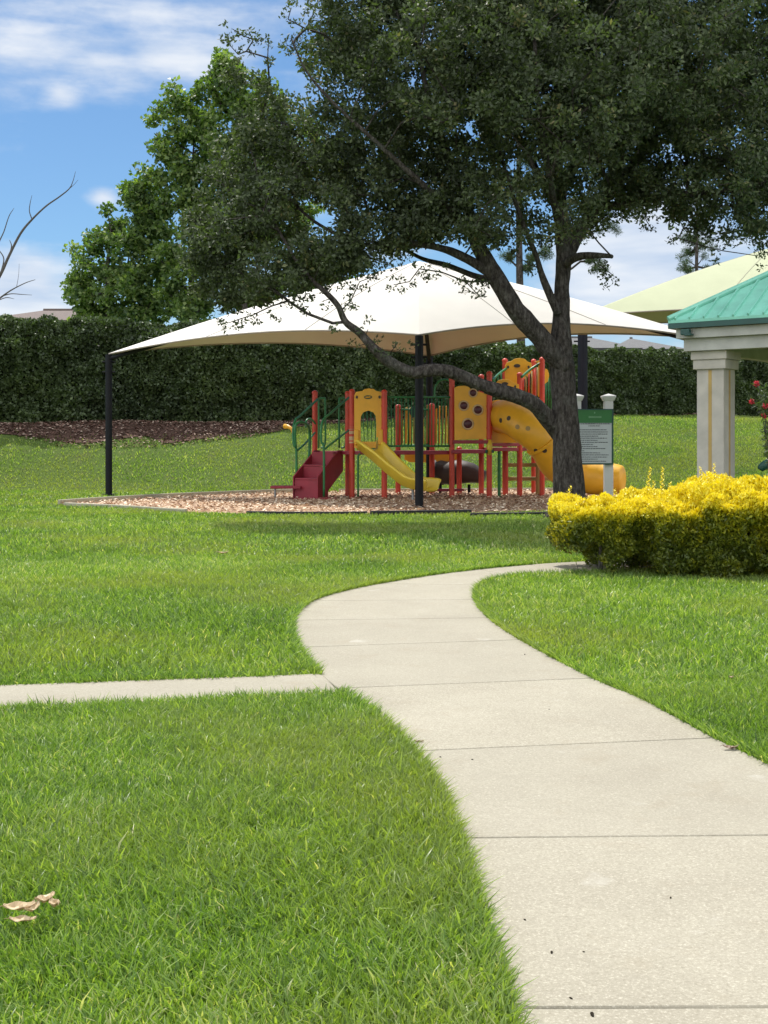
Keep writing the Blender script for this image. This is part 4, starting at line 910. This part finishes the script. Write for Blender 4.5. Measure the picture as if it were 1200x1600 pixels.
hl.build('header_print', M['signpale'], sg); hl = MB()
sgbox(hl, 928.2, 929.4, 643.6, 646.4, SY - .034, .003); sgbox(hl, 927.6, 930, 644.6, 645.4, SY - .036, .003)
hl.build('header_emblem', M['signpale'], sg)

# ================================================================== PLAY STRUCTURE
pb = at(650, 780, 35.0); ps = thing('play_structure', (float(pb[0]), 35.0, 0), 'red, yellow and green playground structure with slides, steps and bridges on wood chips', 'play structure')
PR = .077
def part(mb, name, mat, parent=None, label=None, **k):
    o = mb.build(name, mat, parent or ps, **k)
    if label: o['label'] = label
    return o
def pX(px, Y): return (px - 600) * Y / F_PX
def pZ(py, Y): return EYE - (py - HOR) * Y / F_PX
def post(px, top, Y, bottom=None, mat='red', r=PR):
    x = pX(px, Y); z = pZ(top, Y); z0 = -.1 if bottom is None else pZ(bottom, Y)
    rg = []
    for zc_ in (1.30, 1.95, 2.55):
        if z0 < zc_ < z - .15: rg += [(r, zc_), (r + .010, zc_), (r + .010, zc_ + .05), (r, zc_ + .05)]
    mb = MB(); mb.lathe((x, Y, 0), [(r, z0)] + rg + [(r, z - .05), (r * 1.12, z - .05), (r * 1.12, z - .015), (r * .85, z + .02), (r * .35, z + .04)], 14)
    return part(mb, 'post', M[mat], smooth=False)
YF, YB = 34.3, 36.2
# left tower
post(492, 612, 36.2); post(543.5, 613, 35.6); post(550, 610, 34.4); post(600.5, 611, 34.0); 
post(622, 634, 37.0); post(675, 632, 37.0)
# centre tower
post(706, 592, 34.9); post(752, 587, 36.5); post(764.5, 582, 34.7); post(812, 584, 35.4)
post(789, 562, 36.8); post(834, 563, 37.2); post(847, 560, 35.9); post(717.5, 700, 36.9); post(940, 727, 34.6, r=.07)
for z_, px_, Y_ in ((1.62, 549.8, 34.3),):
    for (t0, t1) in ((667, 671), (673.5, 678), (682, 688), (690, 692.5)):
        mb = MB(); mb.tube([(pX(550, 34.4), 34.4, pZ(t0, 34.4)), (pX(550, 34.4), 34.4, pZ(t1, 34.4))], PR + .004, 12); part(mb, 'label_sticker', M['rim'])
DZ = 1.33
def deck(name, pts, z, th_=.09, mat='darkred'):
    p = np.array(pts); n = len(p); V = np.vstack([np.column_stack([p, np.full(n, z)]), np.column_stack([p, np.full(n, z - th_)])])
    mb = MB(); mb.add(V, [tuple(range(n)), tuple(range(2 * n - 1, n - 1, -1))] + [(i, i + n, (i + 1) % n + n, (i + 1) % n) for i in range(n)]); return part(mb, name, M[mat], bevel=.01)
deck('deck', [(pX(541, 34.4), 34.45), (pX(601, 34.0), 34.05), (pX(622, 37), 36.9), (pX(492, 36.2), 36.2), (pX(530, 35.6), 35.0)], DZ)
deck('bridge_deck', [(pX(601, 34.0) + .1, 34.15), (pX(706, 34.9) - .02, 34.95), (pX(717, 36.9), 36.8), (pX(622, 37) + .1, 36.9)], DZ + .01, .10)
deck('deck', [(pX(706, 34.9) - .02, 34.75), (pX(764, 34.7), 34.6), (pX(753, 36.5), 36.4), (pX(718, 36.9), 36.8)], DZ + .04, .10)
deck('deck', [(pX(764, 34.7) + .02, 34.7), (pX(812, 35.4), 35.35), (pX(834, 37.2), 37.0), (pX(755, 36.6), 36.5)], DZ + .10, .10)
for (xa, Ya, xb, Yb, py) in ((708, 34.8, 763, 34.6, 690.5), (766, 34.7, 811, 35.3, 695)):
    a_ = at(xa, py, Ya); b_ = at(xb, py, Yb); a_[2] = b_[2] = EYE - (py - HOR) * 34.7 / F_PX; d = unit(b_ - a_); mb = MB(); mb.box((a_ + b_) / 2, (np.linalg.norm(b_ - a_), .07, .10), [d, (-d[1], d[0], 0), (0, 0, 1)]); part(mb, 'trim', M['darkred'], bevel=.01)

def spx(pts, Y, n=5): c = catmull(np.array(pts, float), n); return [(pX(x, Y), pZ(y, Y)) for x, y in c]
def pan(name, pts, Y, th_=.05, mat='yellow', label=None, smoothn=0, hole=None, parent=None):
    pl = spx(pts, Y, smoothn) if smoothn else [(pX(x, Y), pZ(y, Y)) for x, y in pts]
    mb = MB()
    if hole is None: mb.prism(pl, Y - th_ / 2, Y + th_ / 2)
    else:                                                     # ring between the outline and the opening
        hl_ = np.array([(pX(x, Y), pZ(y, Y)) for x, y in hole]); hc_ = hl_.mean(0); K = 72; pl = np.array(pl)
        def ray(poly, an):
            d = np.array((math.cos(an), math.sin(an))); best = 1e9 if poly is not None else 0; bt = 0
            for p, q_ in zip(poly, np.roll(poly, -1, 0)):
                e_ = q_ - p; den = d[0] * e_[1] - d[1] * e_[0]
                if abs(den) < 1e-12: continue
                w_ = p - hc_; t = (w_[0] * e_[1] - w_[1] * e_[0]) / den; s_ = (w_[0] * d[1] - w_[1] * d[0]) / den
                if t > 0 and -1e-6 <= s_ <= 1 + 1e-6: bt = max(bt, t)
            return hc_ + d * bt
        an = [2 * PI * k / K for k in range(K)] ; corner = [math.atan2(*(p - hc_)[::-1]) % (2 * PI) for p in pl] if not smoothn else []
        an = sorted(an + corner); K = len(an); O = np.array([ray(pl, a) for a in an]); H = np.array([ray(hl_, a) for a in an])
        V = [];
        for yy in (Y - th_ / 2, Y + th_ / 2):
            V += [(p[0], yy, p[1]) for p in O] + [(p[0], yy, p[1]) for p in H]
        Fc = []
        for i in range(K):
            j = (i + 1) % K; Fc += [(i, j, K + j, K + i), (2 * K + i, 3 * K + i, 3 * K + j, 2 * K + j), (i, 2 * K + i, 2 * K + j, j), (K + i, K + j, 3 * K + j, 3 * K + i)]
        mb.add(V, Fc)
    return part(mb, name, M[mat], parent, label, bevel=0.008 if hole is None else 0)

# arch panel over the open slide
arch = pan('arch_panel', [(553.5, 700), (553.5, 618), (556, 612.5), (566, 611), (570, 608), (577, 607), (584, 608), (588, 611), (596, 612.5), (598.5, 618), (599, 678), (588, 684), (588, 700)], 34.05, .07,
           hole=[(564, 690), (563.3, 660), (564, 650), (568, 644), (575.5, 641.5), (583, 644), (587, 650), (588, 662), (588, 684), (587.5, 690)])
def emblem(px, py, rx, ry, Y, parent, mat='playgreen'):
    mb = MB(); pts = [(px + rx * math.cos(t), py + ry * math.sin(t)) for t in np.linspace(0, 2 * PI, 20, endpoint=False)]; mb.prism([(pX(x, Y), pZ(y, Y)) for x, y in pts][::-1], Y - .012, Y + .012); part(mb, 'recess', M[mat], parent)
emblem(575, 620.5, 6.2, 2.8, 34.0, arch); emblem(557.5, 620.5, 1.8, 2.4, 34.0, arch, 'brownplastic'); emblem(593, 620.5, 1.8, 2.4, 34.0, arch, 'brownplastic')
mb = MB(); mb.tube([(pX(571, 33.98), 33.98, pZ(620.8, 33.98)), (pX(579, 33.98), 33.98, pZ(620.2, 33.98))], .02, 6); part(mb, 'emblem', M['yellow'], arch)
for xx in (557, 594.5):
    mb = MB(); a_ = at(xx, 683, 33.98); mb.box(a_, (.13, .16, .42)); part(mb, 'slide_mount', M['yellow'], arch, bevel=.03)

# open slide: swept trough
def trough(path, wid, depth, lip, mat, name, label=None):
    path = np.array(path); T = unit(np.gradient(path, axis=0)); V = []
    prof = [(-wid / 2 - lip, depth - .05), (-wid / 2 - lip, depth), (-wid / 2 - lip * .3, depth + .02), (-wid / 2 + .02, depth - .02), (-wid / 2 + .05, .04), (-wid / 2 + .13, 0), (0, -.015), (wid / 2 - .13, 0), (wid / 2 - .05, .04), (wid / 2 - .02, depth - .02), (wid / 2 + lip * .3, depth + .02), (wid / 2 + lip, depth), (wid / 2 + lip, depth - .05),
            (wid / 2 + .03, depth - .08), (wid / 2 - .03, -.02), (0, -.06), (-wid / 2 + .03, -.02), (-wid / 2 - .03, depth - .08)]
    for p, t in zip(path, T):
        s_ = unit(np.cross(t, (0, 0, 1))); up = np.cross(s_, t)
        for a, b in prof: V.append(p + s_ * a + up * b)
    k = len(prof); Fc = [(i * k + j, i * k + (j + 1) % k, (i + 1) * k + (j + 1) % k, (i + 1) * k + j) for i in range(len(path) - 1) for j in range(k)] + [tuple(range(k - 1, -1, -1)), tuple(range((len(path) - 1) * k, len(path) * k))]
    mb = MB(); mb.add(V, Fc); return part(mb, name, M[mat], None, label, smooth=True)
sl = catmull([(pX(573, 34), 34.25, 1.38), (pX(577, 33.9), 33.95, 1.36), (pX(590, 33.6), 33.55, 1.16), (pX(612, 33.2), 33.2, .80), (pX(634, 32.9), 32.95, .50), (pX(652, 32.8), 32.75, .38), (pX(668, 32.6), 32.6, .36), (pX(675, 32.5), 32.52, .335)], 8)
trough(sl, .60, .27, .07, 'slideyellow', 'slide', 'light yellow wavy open slide')
mb = MB(); mb.tube([(pX(645, 32.8), 32.85, -.05), (pX(645, 32.8), 32.85, .34)], .035, 8); part(mb, 'slide_leg', M['graymetal'])

# transfer steps
Sx0, Sy0 = pX(517, 35.1), 35.1; Sx1, Sy1 = pX(478, 33.8), 33.8; sdir = unit((Sx1 - Sx0, Sy1 - Sy0, 0)); sper = np.array((-sdir[1], sdir[0], 0)); W_ = .74
Ls = math.hypot(Sx1 - Sx0, Sy1 - Sy0); zs = [DZ, DZ - .36, DZ - .72, .30]
O_ = np.array((Sx0, Sy0, 0))
for k in range(3):
    c_ = O_ + sdir * (Ls * (k + .5) / 3); mb = MB(); mb.box((c_[0], c_[1], zs[k] - .025 - (.0 if k else .02)), (Ls / 3 + .02, W_ - .06, .05), [sdir, sper, (0, 0, 1)]); part(mb, 'step', M['darkred'], bevel=.01)
    e_ = O_ + sdir * (Ls * (k + 1) / 3); hh = .31 if k < 2 else .55; mb = MB(); mb.box((e_[0], e_[1], zs[k] - .055 - hh / 2), (.03, W_ - .06, hh), [sdir, sper, (0, 0, 1)]); part(mb, 'riser', M['darkred'])
for s_ in (-1, 1):
    o_ = O_ + sper * s_ * W_ / 2; a = o_; b_ = o_ + sdir * Ls; t_ = sper * .018
    prof = [(0, DZ - .55), (0, DZ + .03), (Ls * .18, DZ + .03), (Ls + .04, DZ - .68), (Ls + .04, .02), (Ls * .62, .02), (Ls * .62, .25)]
    V = [o_ + sdir * p + np.array((0, 0, z)) - t_ for p, z in prof] + [o_ + sdir * p + np.array((0, 0, z)) + t_ for p, z in prof]; n_p = len(prof)
    mb = MB(); mb.add(V, [tuple(range(n_p)), tuple(range(2 * n_p - 1, n_p - 1, -1))] + [(i, i + n_p, (i + 1) % n_p + n_p, (i + 1) % n_p) for i in range(n_p)]); part(mb, 'side_plate', M['darkred'])
c_ = at(455, 761, 34.0); mb = MB(); mb.box((pX(447, 34), 34.05, .36), (.82, .62, .07)); part(mb, 'transfer_platform', M['darkred'], bevel=.01)
for xx in (429, 462):
    mb = MB(); mb.tube([(pX(xx, 34), 34.2, -.05), (pX(xx, 34), 34.2, .33)], .03, 8); part(mb, 'platform_leg', M['graymetal' if xx < 440 else 'darkred'])
mb = MB(); mb.box((pX(495, 33.7), 33.72, .06), (1.05, .22, .06)); part(mb, 'foot_rail', M['darkred'], bevel=.01)

def rail(name, pts, r=.024, mat='green', n=6, label=None, parent=None):
    """pts: (px, py, Y)"""
    r *= 1.3; c = catmull([at(*p) for p in pts], n) if n > 1 else np.array([at(*p) for p in pts]); mb = MB(); mb.tube(c, r, 8); return part(mb, name, M[mat], parent, label, smooth=True)
# handrails
rail('handrail', [(496, 624, 36.0), (470, 649, 34.9), (462, 656, 34.5), (458, 672, 34.3), (459, 695, 34.2), (463, 705, 34.2), (463, 775, 34.2)], .026)
rail('handrail', [(492, 676, 36.0), (477, 693, 34.9), (463, 705, 34.25)], .022)
rail('hoop', [(483, 718, 34.9), (484, 680, 34.9), (482, 667, 34.7), (474, 660, 34.4), (465, 661, 34.2), (461, 670, 34.15), (462, 700, 34.2)], .03)
rail('handrail', [(545, 621, 35.4), (515, 647, 34.2), (506, 655, 33.9), (502, 668, 33.7), (502, 690, 33.7), (506, 702, 33.7), (506, 776, 33.7)], .026)
rail('handrail', [(547, 671, 35.2), (527, 686, 34.3), (507, 702, 33.75)], .022)
rail('hoop', [(495, 665, 36.2), (486, 655, 36.0), (479, 657, 35.8), (478, 668, 35.7)], .022)
for (x0, x1, Y) in ((498, 508, 36.1), (530, 540, 35.7)):
    rail('loop_bar', [(x0, 700, Y), (x0, 628, Y), (x0 + 2, 623, Y), (x1 - 2, 623, Y), (x1, 628, Y), (x1, 692, Y), (x0 + 3, 700, Y)], .022, n=4)
rail('grab_bar', [(563, 709, 34.2), (560, 712, 34.2), (559.5, 720, 34.2), (559.5, 776, 34.2)], .022)
mb = MB(); a_ = at(450, 667, 36.4); mb.tube([at(445, 666, 36.5), at(450, 666.5, 36.4), at(456, 670, 36.3), at(458, 677, 36.2)], [.075, .06, .045, .04], 10); part(mb, 'speaking_horn', M['yellow'], smooth=True)

# bridge barriers: front (green) and back (coloured slats)
def barrier(name, xa, Ya, xb, Yb, top, bot, nb, r=.013, lean=0.):
    mb = MB()
    for py in (top, bot): mb.tube([at(xa, py, Ya), at(xb, py, Yb)], .027, 8)
    for k in range(nb):
        t = (k + .6) / nb; Y = Ya + (Yb - Ya) * t; x = xa + (xb - xa) * t; mb.tube([at(x + lean, top, Y), at(x, bot, Y)], r, 6)
    return part(mb, name, M['green'], smooth=True)
barrier('barrier', 603, 34.05, 703, 34.85, 620.5, 697, 19)
barrier('barrier', 624, 37.0, 674, 37.0, 640, 696, 2)
barrier('barrier', 566, 36.8, 602, 36.9, 637, 700, 6, .012, -2.5)
rr = np.random.default_rng(9)
for k, x in enumerate((628, 634.5, 640, 647, 655, 661, 667, 681, 686, 691, 696, 700)):
    w_ = 3.4 if k < 7 else 2.8; t0 = 636 + rr.uniform(-3, 3); tl = rr.uniform(-1.5, 1.5)
    pan('slat', [(x - w_ / 2 + tl, t0), (x + w_ / 2 + tl, t0 - 1), (x + w_ / 2, 693), (x - w_ / 2, 693)], 37.1, .04, 'yellow' if k % 3 else 'tan')
mb = MB(); mb.prism([(pX(647 + 7 * math.cos(t), 36.9), pZ(643 - 9 * math.sin(t), 36.9)) for t in np.linspace(0, 2 * PI, 24, endpoint=False)], 36.86, 36.94); part(mb, 'steering_panel', M['playgreen'])
rail('hoop', [(679, 620, 36.6), (680, 606, 36.6), (685, 597, 36.6), (694, 593, 36.6), (702, 595, 36.5), (705, 600, 36.4)], .022)

# bubble window panel
bp = pan('bubble_panel', [(710, 687.5), (710, 606), (714, 604), (719, 603), (725, 602.5), (731, 604), (736, 608), (748, 612), (760.5, 616), (760.5, 686)], 34.75, .06)
def bubble(px, py, rp, Y, parent, inner='purple'):
    x, z = pX(px, Y), pZ(py, Y); rw = rp * Y / F_PX; an = np.linspace(0, 2 * PI, 25)
    mb = MB(); mb.tube([(x + rw * .86 * math.cos(t), Y - .045, z + rw * .86 * math.sin(t)) for t in an], rw * .17, 8, cap=False); rm = part(mb, 'window_rim', M['rim'], parent, smooth=True)
    V = []; F_ = []; K = 20
    for i, (rf_, dp) in enumerate(((.80, 0), (.74, .09), (.55, .16), (.28, .20))):
        for k in range(K): V.append((x + rw * rf_ * math.cos(2 * PI * k / K), Y - .035 - dp * rw * 2, z + rw * rf_ * math.sin(2 * PI * k / K)))
    for i in range(3):
        for k in range(K): F_.append((i * K + k, i * K + (k + 1) % K, (i + 1) * K + (k + 1) % K, (i + 1) * K + k))
    F_.append(tuple(range(3 * K, 4 * K))); F_.append(tuple(range(K - 1, -1, -1))); mb = MB(); mb.add(V, F_); part(mb, 'bubble_window', M[inner], rm, smooth=True)
bubble(724.5, 634, 8, 34.75, bp); bubble(746.5, 640.5, 8.5, 34.75, bp); bubble(731, 662.5, 9.2, 34.75, bp); bubble(739, 614, 7, 34.75, bp)
# flat tube-entry panel and arch above
tp = pan('tube_panel', [(769, 692), (769, 628), (774, 626), (803, 626), (809, 630), (809, 692)], 35.0, .06)
ar = pan('arch_panel', [(768, 612), (768, 600), (774, 598), (779, 594), (786, 592.5), (795, 593), (800, 597), (806, 599), (811, 601), (811, 612), (807, 610.5), (796, 606), (786, 605.5), (776, 608)], 35.2, .06)
emblem(789, 599.5, 5, 2.4, 35.16, ar, 'brownplastic'); emblem(775, 603, 1.5, 2, 35.16, ar, 'brownplastic'); emblem(805, 604, 1.5, 2, 35.16, ar, 'brownplastic')
# tube slide
tb_ = [(778, 654, 35.25), (788, 651, 34.9), (803, 655, 34.3), (822, 668, 33.9), (843, 684, 33.8), (857, 703, 33.9), (868, 722, 34.1), (884, 735, 34.3), (905, 742, 34.4), (935, 747, 34.3), (962, 748.5, 34.1), (976, 749, 34.0)]
tcv = catmull([at(*p) for p in tb_], 8)
TR = .47; nT = len(tcv); cut = [0, int(nT * .46), nT]
for a, b_ in ((0, int(nT * .40)), (int(nT * .40), int(nT * .72)), (int(nT * .72), nT)):
    seg = tcv[a:min(b_ + 1, nT)]; mb = MB(); rad_ = np.full(len(seg), TR)
    if b_ == nT: rad_[-18:] = np.linspace(TR, TR * .76, 18); rad_[-3:] *= np.array([.97, .85, .55])
    if a == 0: rad_[:2] *= .98
    mb.tube(seg, rad_, 28, oval=1.0); ts = part(mb, 'tube_slide', M['yellow'], smooth=True)
    fl_ = MB(); d = unit(tcv[min(b_ + 1, nT - 1)] - tcv[min(b_, nT - 2) - 1])
    if b_ < nT: fl_.tube([tcv[b_] - d * .035, tcv[b_] + d * .035], TR + .05, 28); part(fl_, 'flange', M['yellow'], ts)
    for (qx, qy) in {0: ((782.5, 657), (795, 653.5), (808.5, 667), (825, 669.5)), int(nT * .40): ((837.5, 704), (851, 704))}.get(a, ()):
        fine = catmull(list(seg), 6); c_ = None
        for Yq in np.arange(32.8, 36, .01):
            pc = at(qx, qy, Yq); dd_ = np.linalg.norm(fine - pc, axis=1); j = int(np.argmin(dd_))
            if dd_[j] < TR: c_ = pc; break
        if c_ is None: continue
        nd = unit(c_ - fine[j]); hm_ = MB(); hm_.tube([c_ - nd * .02, c_ + nd * .012], .065, 14); part(hm_, 'port_hole', M['tan' if 805 < qx < 830 else 'brownplastic'], ts)
mb = MB(); mb.tube([at(778, 654, 35.2), at(780, 653.5, 35.1)], .52, 28); part(mb, 'flange', M['yellow'])
mb = MB(); a_, b_ = at(905, 756.5, 34.6), at(940, 756.5, 34.6); mb.tube([a_, b_], .04, 8); part(mb, 'slide_support', M['red'])
pan('slide_box', [(908, 727), (934, 727), (934, 752), (908, 754)], 34.75, .5, 'yellow')

# upper tower with stair rails
up_ = pan('arch_panel', [(789, 622), (789, 572), (792, 566), (799, 564), (804, 560.5), (812, 559.5), (820, 561), (824, 565), (830, 567), (831, 572), (831, 580), (826, 588), (808, 600), (807, 622)], 36.4, .06)
emblem(808, 571.5, 5, 2.8, 36.35, up_, 'brownplastic'); emblem(826, 573.5, 1.6, 2.2, 36.35, up_, 'brownplastic'); emblem(794, 573.5, 1.6, 2.2, 36.35, up_, 'brownplastic')
rail('stair_rail', [(769, 595, 35.0), (780, 584, 35.8), (793, 574.5, 36.5)], .028)
rail('stair_rail', [(815, 589, 35.3), (829, 577, 35.9), (845, 567, 36.0)], .028)
for k, (x, t0) in enumerate(((818, 590), (822, 587), (826.5, 584), (831, 580), (835.5, 577), (840, 574))):
    rail('baluster', [(x, t0, 35.6), (x - .5, 618, 35.6)], .02, mat='tan' if k % 2 else 'red', n=1)
for x in (773, 778, 783): rail('baluster', [(x, 592 - (x - 773), 35.6), (x, 618, 35.6)], .016, n=1)
pan('end_panel', [(841, 620), (841, 570), (838, 566), (835, 565), (844, 563), (846, 566), (846, 620)], 36.1, .05)
pan('end_panel', [(850, 590), (852, 576), (856, 578), (858, 587), (856, 596), (851, 600)], 36.6, .06)
for x in (853, 857, 861): rail('baluster', [(x, 590, 36.7), (x, 640, 36.7)], .02, n=1)
deck('deck', [(pX(789, 36.8), 36.7), (pX(846, 35.9), 35.95), (pX(868, 37), 37.2), (pX(834, 37.2), 38.0)], 2.55, .09)
deck('deck', [(pX(812, 35.4), 35.5), (pX(847, 35.9), 35.9), (pX(850, 37.2), 37.1), (pX(834, 37.2) - .2, 37.1)], 1.75, .09)
# log climber
for (x0, x1, py, Y) in ((793, 845, 726.5, 36.6), (793, 866, 748, 36.6)):
    a_, b_ = at(x0, py, Y), at(x1, py, Y); mb = MB(); mb.box((a_ + b_) / 2, (b_[0] - a_[0], .10, .11)); part(mb, 'log_rung', M['tan'], bevel=.02)
post(841.5, 712, 36.4, mat='tan', r=.085); post(790, 703, 36.4)
post(780, 706, 35.0, mat='green', r=.045)
for (tt, bb_, r_) in ((687, 711, .085),):
    mb = MB(); mb.tube([at(765, tt, 34.62), at(765, (tt + bb_) / 2, 34.60), at(765, bb_, 34.62)], [.05, .085, .05], 10); part(mb, 'post_wrap', M['slideyellow'], smooth=True)
for x in (760, 770): mb = MB(); mb.tube([at(x, 705, 34.6), at(x + (3 if x > 765 else -3) * .4, 705, 34.6)], .055, 10); mb.tube([at(x, 703, 34.5), at(x, 707.5, 34.5)], .035, 8); part(mb, 'knob', M['playgreen'])
# crawl panels and brown tunnel behind the bridge
pan('crawl_panel', [(632, 708), (669, 708), (669, 723), (640, 722), (632, 718)], 37.6, .06); pan('crawl_panel', [(678, 708), (714, 708), (714, 723), (684, 723), (678, 716)], 37.6, .06)
tn = MB(); c_ = catmull([at(676, 737, 38.0), at(690, 736, 37.8), (at(705, 738, 37.6)), at(725, 737, 37.4), at(741, 741, 37.3), at(757, 746, 37.2)], 5); tn.tube(c_, [.30, .34, .36, .37, .38, .40, .40, .38, .36, .36, .37, .38, .38, .37, .36, .35, .34, .33, .31, .30, .28, .26, .24, .22, .20, .18][:len(c_)], 12, bump=.16); part(tn, 'crawl_tunnel', M['brownplastic'], smooth=True)
rail('tunnel_leg', [(733, 757, 37.2), (733, 778, 37.2)], .035, mat='black', n=1)
rail('tunnel_leg', [(688, 752, 37.8), (688, 774, 37.8)], .035, mat='black', n=1)
mb = MB(); mb.box((pX(700, 35.6), 35.6, .22), (.9, .1, .07)); part(mb, 'foot_rail', M['darkred'])

# second play piece at the far right, only its edge in view
cg = thing('climber', (at(1195, 728, 39)[0], 39, 0), 'dark green play piece on the far mulch at the right edge', 'climber')
mb = MB(); c_ = catmull([at(1188, 734, 39), at(1192, 729, 39), at(1204, 724, 39), at(1225, 722, 39), at(1260, 724, 39)], 5); mb.tube(c_, np.linspace(.10, .24, len(c_)), 10); mb.build('shell', M['playgreen'], cg, smooth=True)
mb = MB(); mb.tube([at(1235, 722, 39), at(1235, 700, 39) * (1, 1, 0)], .05, 8); mb.build('leg', M['black'], cg)

# ================================================================== HOUSES BEYOND THE HEDGE
def house(label, Y, x0, x1, ridge0, ridge1, eave_y, ridge_y, depth, mat):
    a_, b_ = at(x0, eave_y, Y), at(x1, eave_y, Y); z0 = float(terrain(a_[0], Y)); r = thing('house', ((a_[0] + b_[0]) / 2, Y, z0), label, 'house', 'houses beyond the hedge')
    ze = a_[2]; zr = at(0, ridge_y, Y + depth / 2)[2]; W = MB(); mid = (a_ + b_) / 2
    W.box((mid[0], Y + depth / 2, (z0 + ze) / 2), (b_[0] - a_[0] - 1.0, depth - 1.0, ze - z0)); wall = W.build('wall', M['wall'], r)
    r0, r1 = at(ridge0, ridge_y, Y + depth / 2)[0], at(ridge1, ridge_y, Y + depth / 2)[0]
    V = [(a_[0], Y, ze), (b_[0], Y, ze), (b_[0], Y + depth, ze), (a_[0], Y + depth, ze), (r0, Y + depth / 2, zr), (r1, Y + depth / 2, zr)]; V += [(x, y, z - .18) for x, y, z in V[:4]]
    R_ = MB(); R_.add(V, [(0, 1, 5, 4), (1, 2, 5), (2, 3, 4, 5), (3, 0, 4), (6, 7, 1, 0), (7, 8, 2, 1), (8, 9, 3, 2), (9, 6, 0, 3), (9, 8, 7, 6)]); rf_ = R_.build('roof', mat, r)
    c = MB(); c.tube([(r0, Y + depth / 2, zr + .02), (r1, Y + depth / 2, zr + .02)], .10, 6); c.build('ridge_cap', mat, rf_)
    for k in (.25, .7):
        x = a_[0] + (b_[0] - a_[0]) * k; w = MB(); w.box((x, Y + .47, (z0 + ze) / 2), (1.3, .08, 1.3)); w.build('window', M['glass'], wall)
house('low brown roofed house showing above the left end of the hedge', 72, -40, 185, 68, 128, 500, 485, 11, M['roofbrown'])
house('grey hip roofed house showing under the right side of the cream canopy', 74, 830, 1004, 868, 925, 543.5, 528, 12, M['roofgrey'])
house('farther grey house with a small pointed roof left of the pavilion', 84, 960, 1075, 984, 988, 545, 529, 10, M['roofgrey'])

# ================================================================== SMALL THINGS ON PATH AND LAWN
def dead_leaf(px, py, L, a, label, curl=.5, lift=.03, mat='dryleaf', grp='fallen leaves', name='fallen_leaf', wfac=.5):
    c = gd(px, py); c[2] = lift; mb = MB(); k = 8; V = []
    d = np.array((math.cos(a), math.sin(a), 0)); s_ = np.array((-d[1], d[0], 0))
    for i in range(k + 1):
        t = i / k; w_ = L * wfac * math.sin(PI * min(.97, t * .95 + .04)) ** .7 * .5; b_ = c + d * (t - .5) * L + np.array((0, 0, curl * L * ((t - .5) ** 2) * 1.6))
        for q_ in (-1, -.5, 0, .5, 1): V.append(b_ + s_ * w_ * q_ + np.array((0, 0, curl * abs(q_) ** 1.5 * w_ * .9 + .004 * math.sin(9 * t + q_ * 4))))
    F_ = [(i * 5 + j, i * 5 + j + 1, (i + 1) * 5 + j + 1, (i + 1) * 5 + j) for i in range(k) for j in range(4)]
    mb.add(V, F_, rng.uniform(.5, 1, len(F_))); mb.tube([c - d * L * .5 + (0, 0, curl * L * .4), c - d * L * .68 + (0, 0, curl * L * .3)], L * .012, 5, a=0.2)
    o = mb.build(name, M[mat], origin=tuple(c)); sol = o.modifiers.new('thick', 'SOLIDIFY'); sol.thickness = .0015; tag(o, label, 'leaf', grp); return o
dead_leaf(30, 1462, .10, .3, 'largest curled tan leaf in the near left lawn', .45, .085, wfac=.62)
dead_leaf(36, 1472, .085, .1, 'tan leaf lying in front of the largest curled leaf on the lawn', .25, .07, wfac=.5)
dead_leaf(50, 1464, .07, 1.2, 'small torn tan leaf touching the right end of the largest curled leaf', .6, .085, wfac=.6)
dead_leaf(70, 1452, .075, .9, 'pale upturned leaf farther back in the pair right of the largest leaf', .7, .09, wfac=.6)
dead_leaf(85, 1457, .06, 2.2, 'rightmost small brown leaf in the near left lawn', .8, .085, wfac=.6)
dead_leaf(1142, 1180, .085, .1, 'brown curled leaf on the path beside its right grass edge', .5, .035, 'litter', wfac=.4)
dead_leaf(655, 1168, .05, .05, 'thin dark leaf on the path by the left grass edge', .2, .032, 'litter', wfac=.25)
dead_leaf(348, 873, .16, .3, 'single pale leaf in the middle of the far left lawn', .5, .07)
dead_leaf(1143, 1075, .03, .3, 'tiny leaf in the right lawn', .5, .07)
sp = [(1048, 1416, .012, 'dark speck on the second slab, largest of the debris there'), (820, 1451, .010, 'dark crumb near the left edge of the nearest full slab'), (862, 1503, .014, 'dark twig bit left of centre on the nearest slab'), (892, 1576, .010, 'dark crumb just above the nearest joint'), (912, 1502, .007, 'smallest crumb on the nearest slab'), (688, 1192, .010, 'dark crumb beside the third joint near the left edge'), (738, 1196, .010, 'dark crumb right of the one beside the third joint'), (820, 1029, .016, 'dark leaf bit near the right edge of a middle slab'), (466, 965, .02, 'dark leaf bit at the outer edge of the bend'), (925, 1602, .02, 'dark grit lump on the nearest joint'), (858, 1116, .009, 'dark speck in the middle of the slab past the third joint')]
for (px_, py_, s_, lb) in sp:
    s_ *= .6
    c = gd(px_, py_); mb = MB(); a = rng.uniform(0, 3); d = np.array((math.cos(a), math.sin(a), 0)) * s_
    mb.tube([c + (0, 0, PT + .002) - d, c + (0, 0, PT + s_ * .35) , c + (0, 0, PT + .002) + d], [s_ * .2, s_ * .45, s_ * .15], 6, bump=.3); tag(mb.build('debris', M['joint'], origin=tuple(c)), lb, 'debris', 'bits of debris on the path')
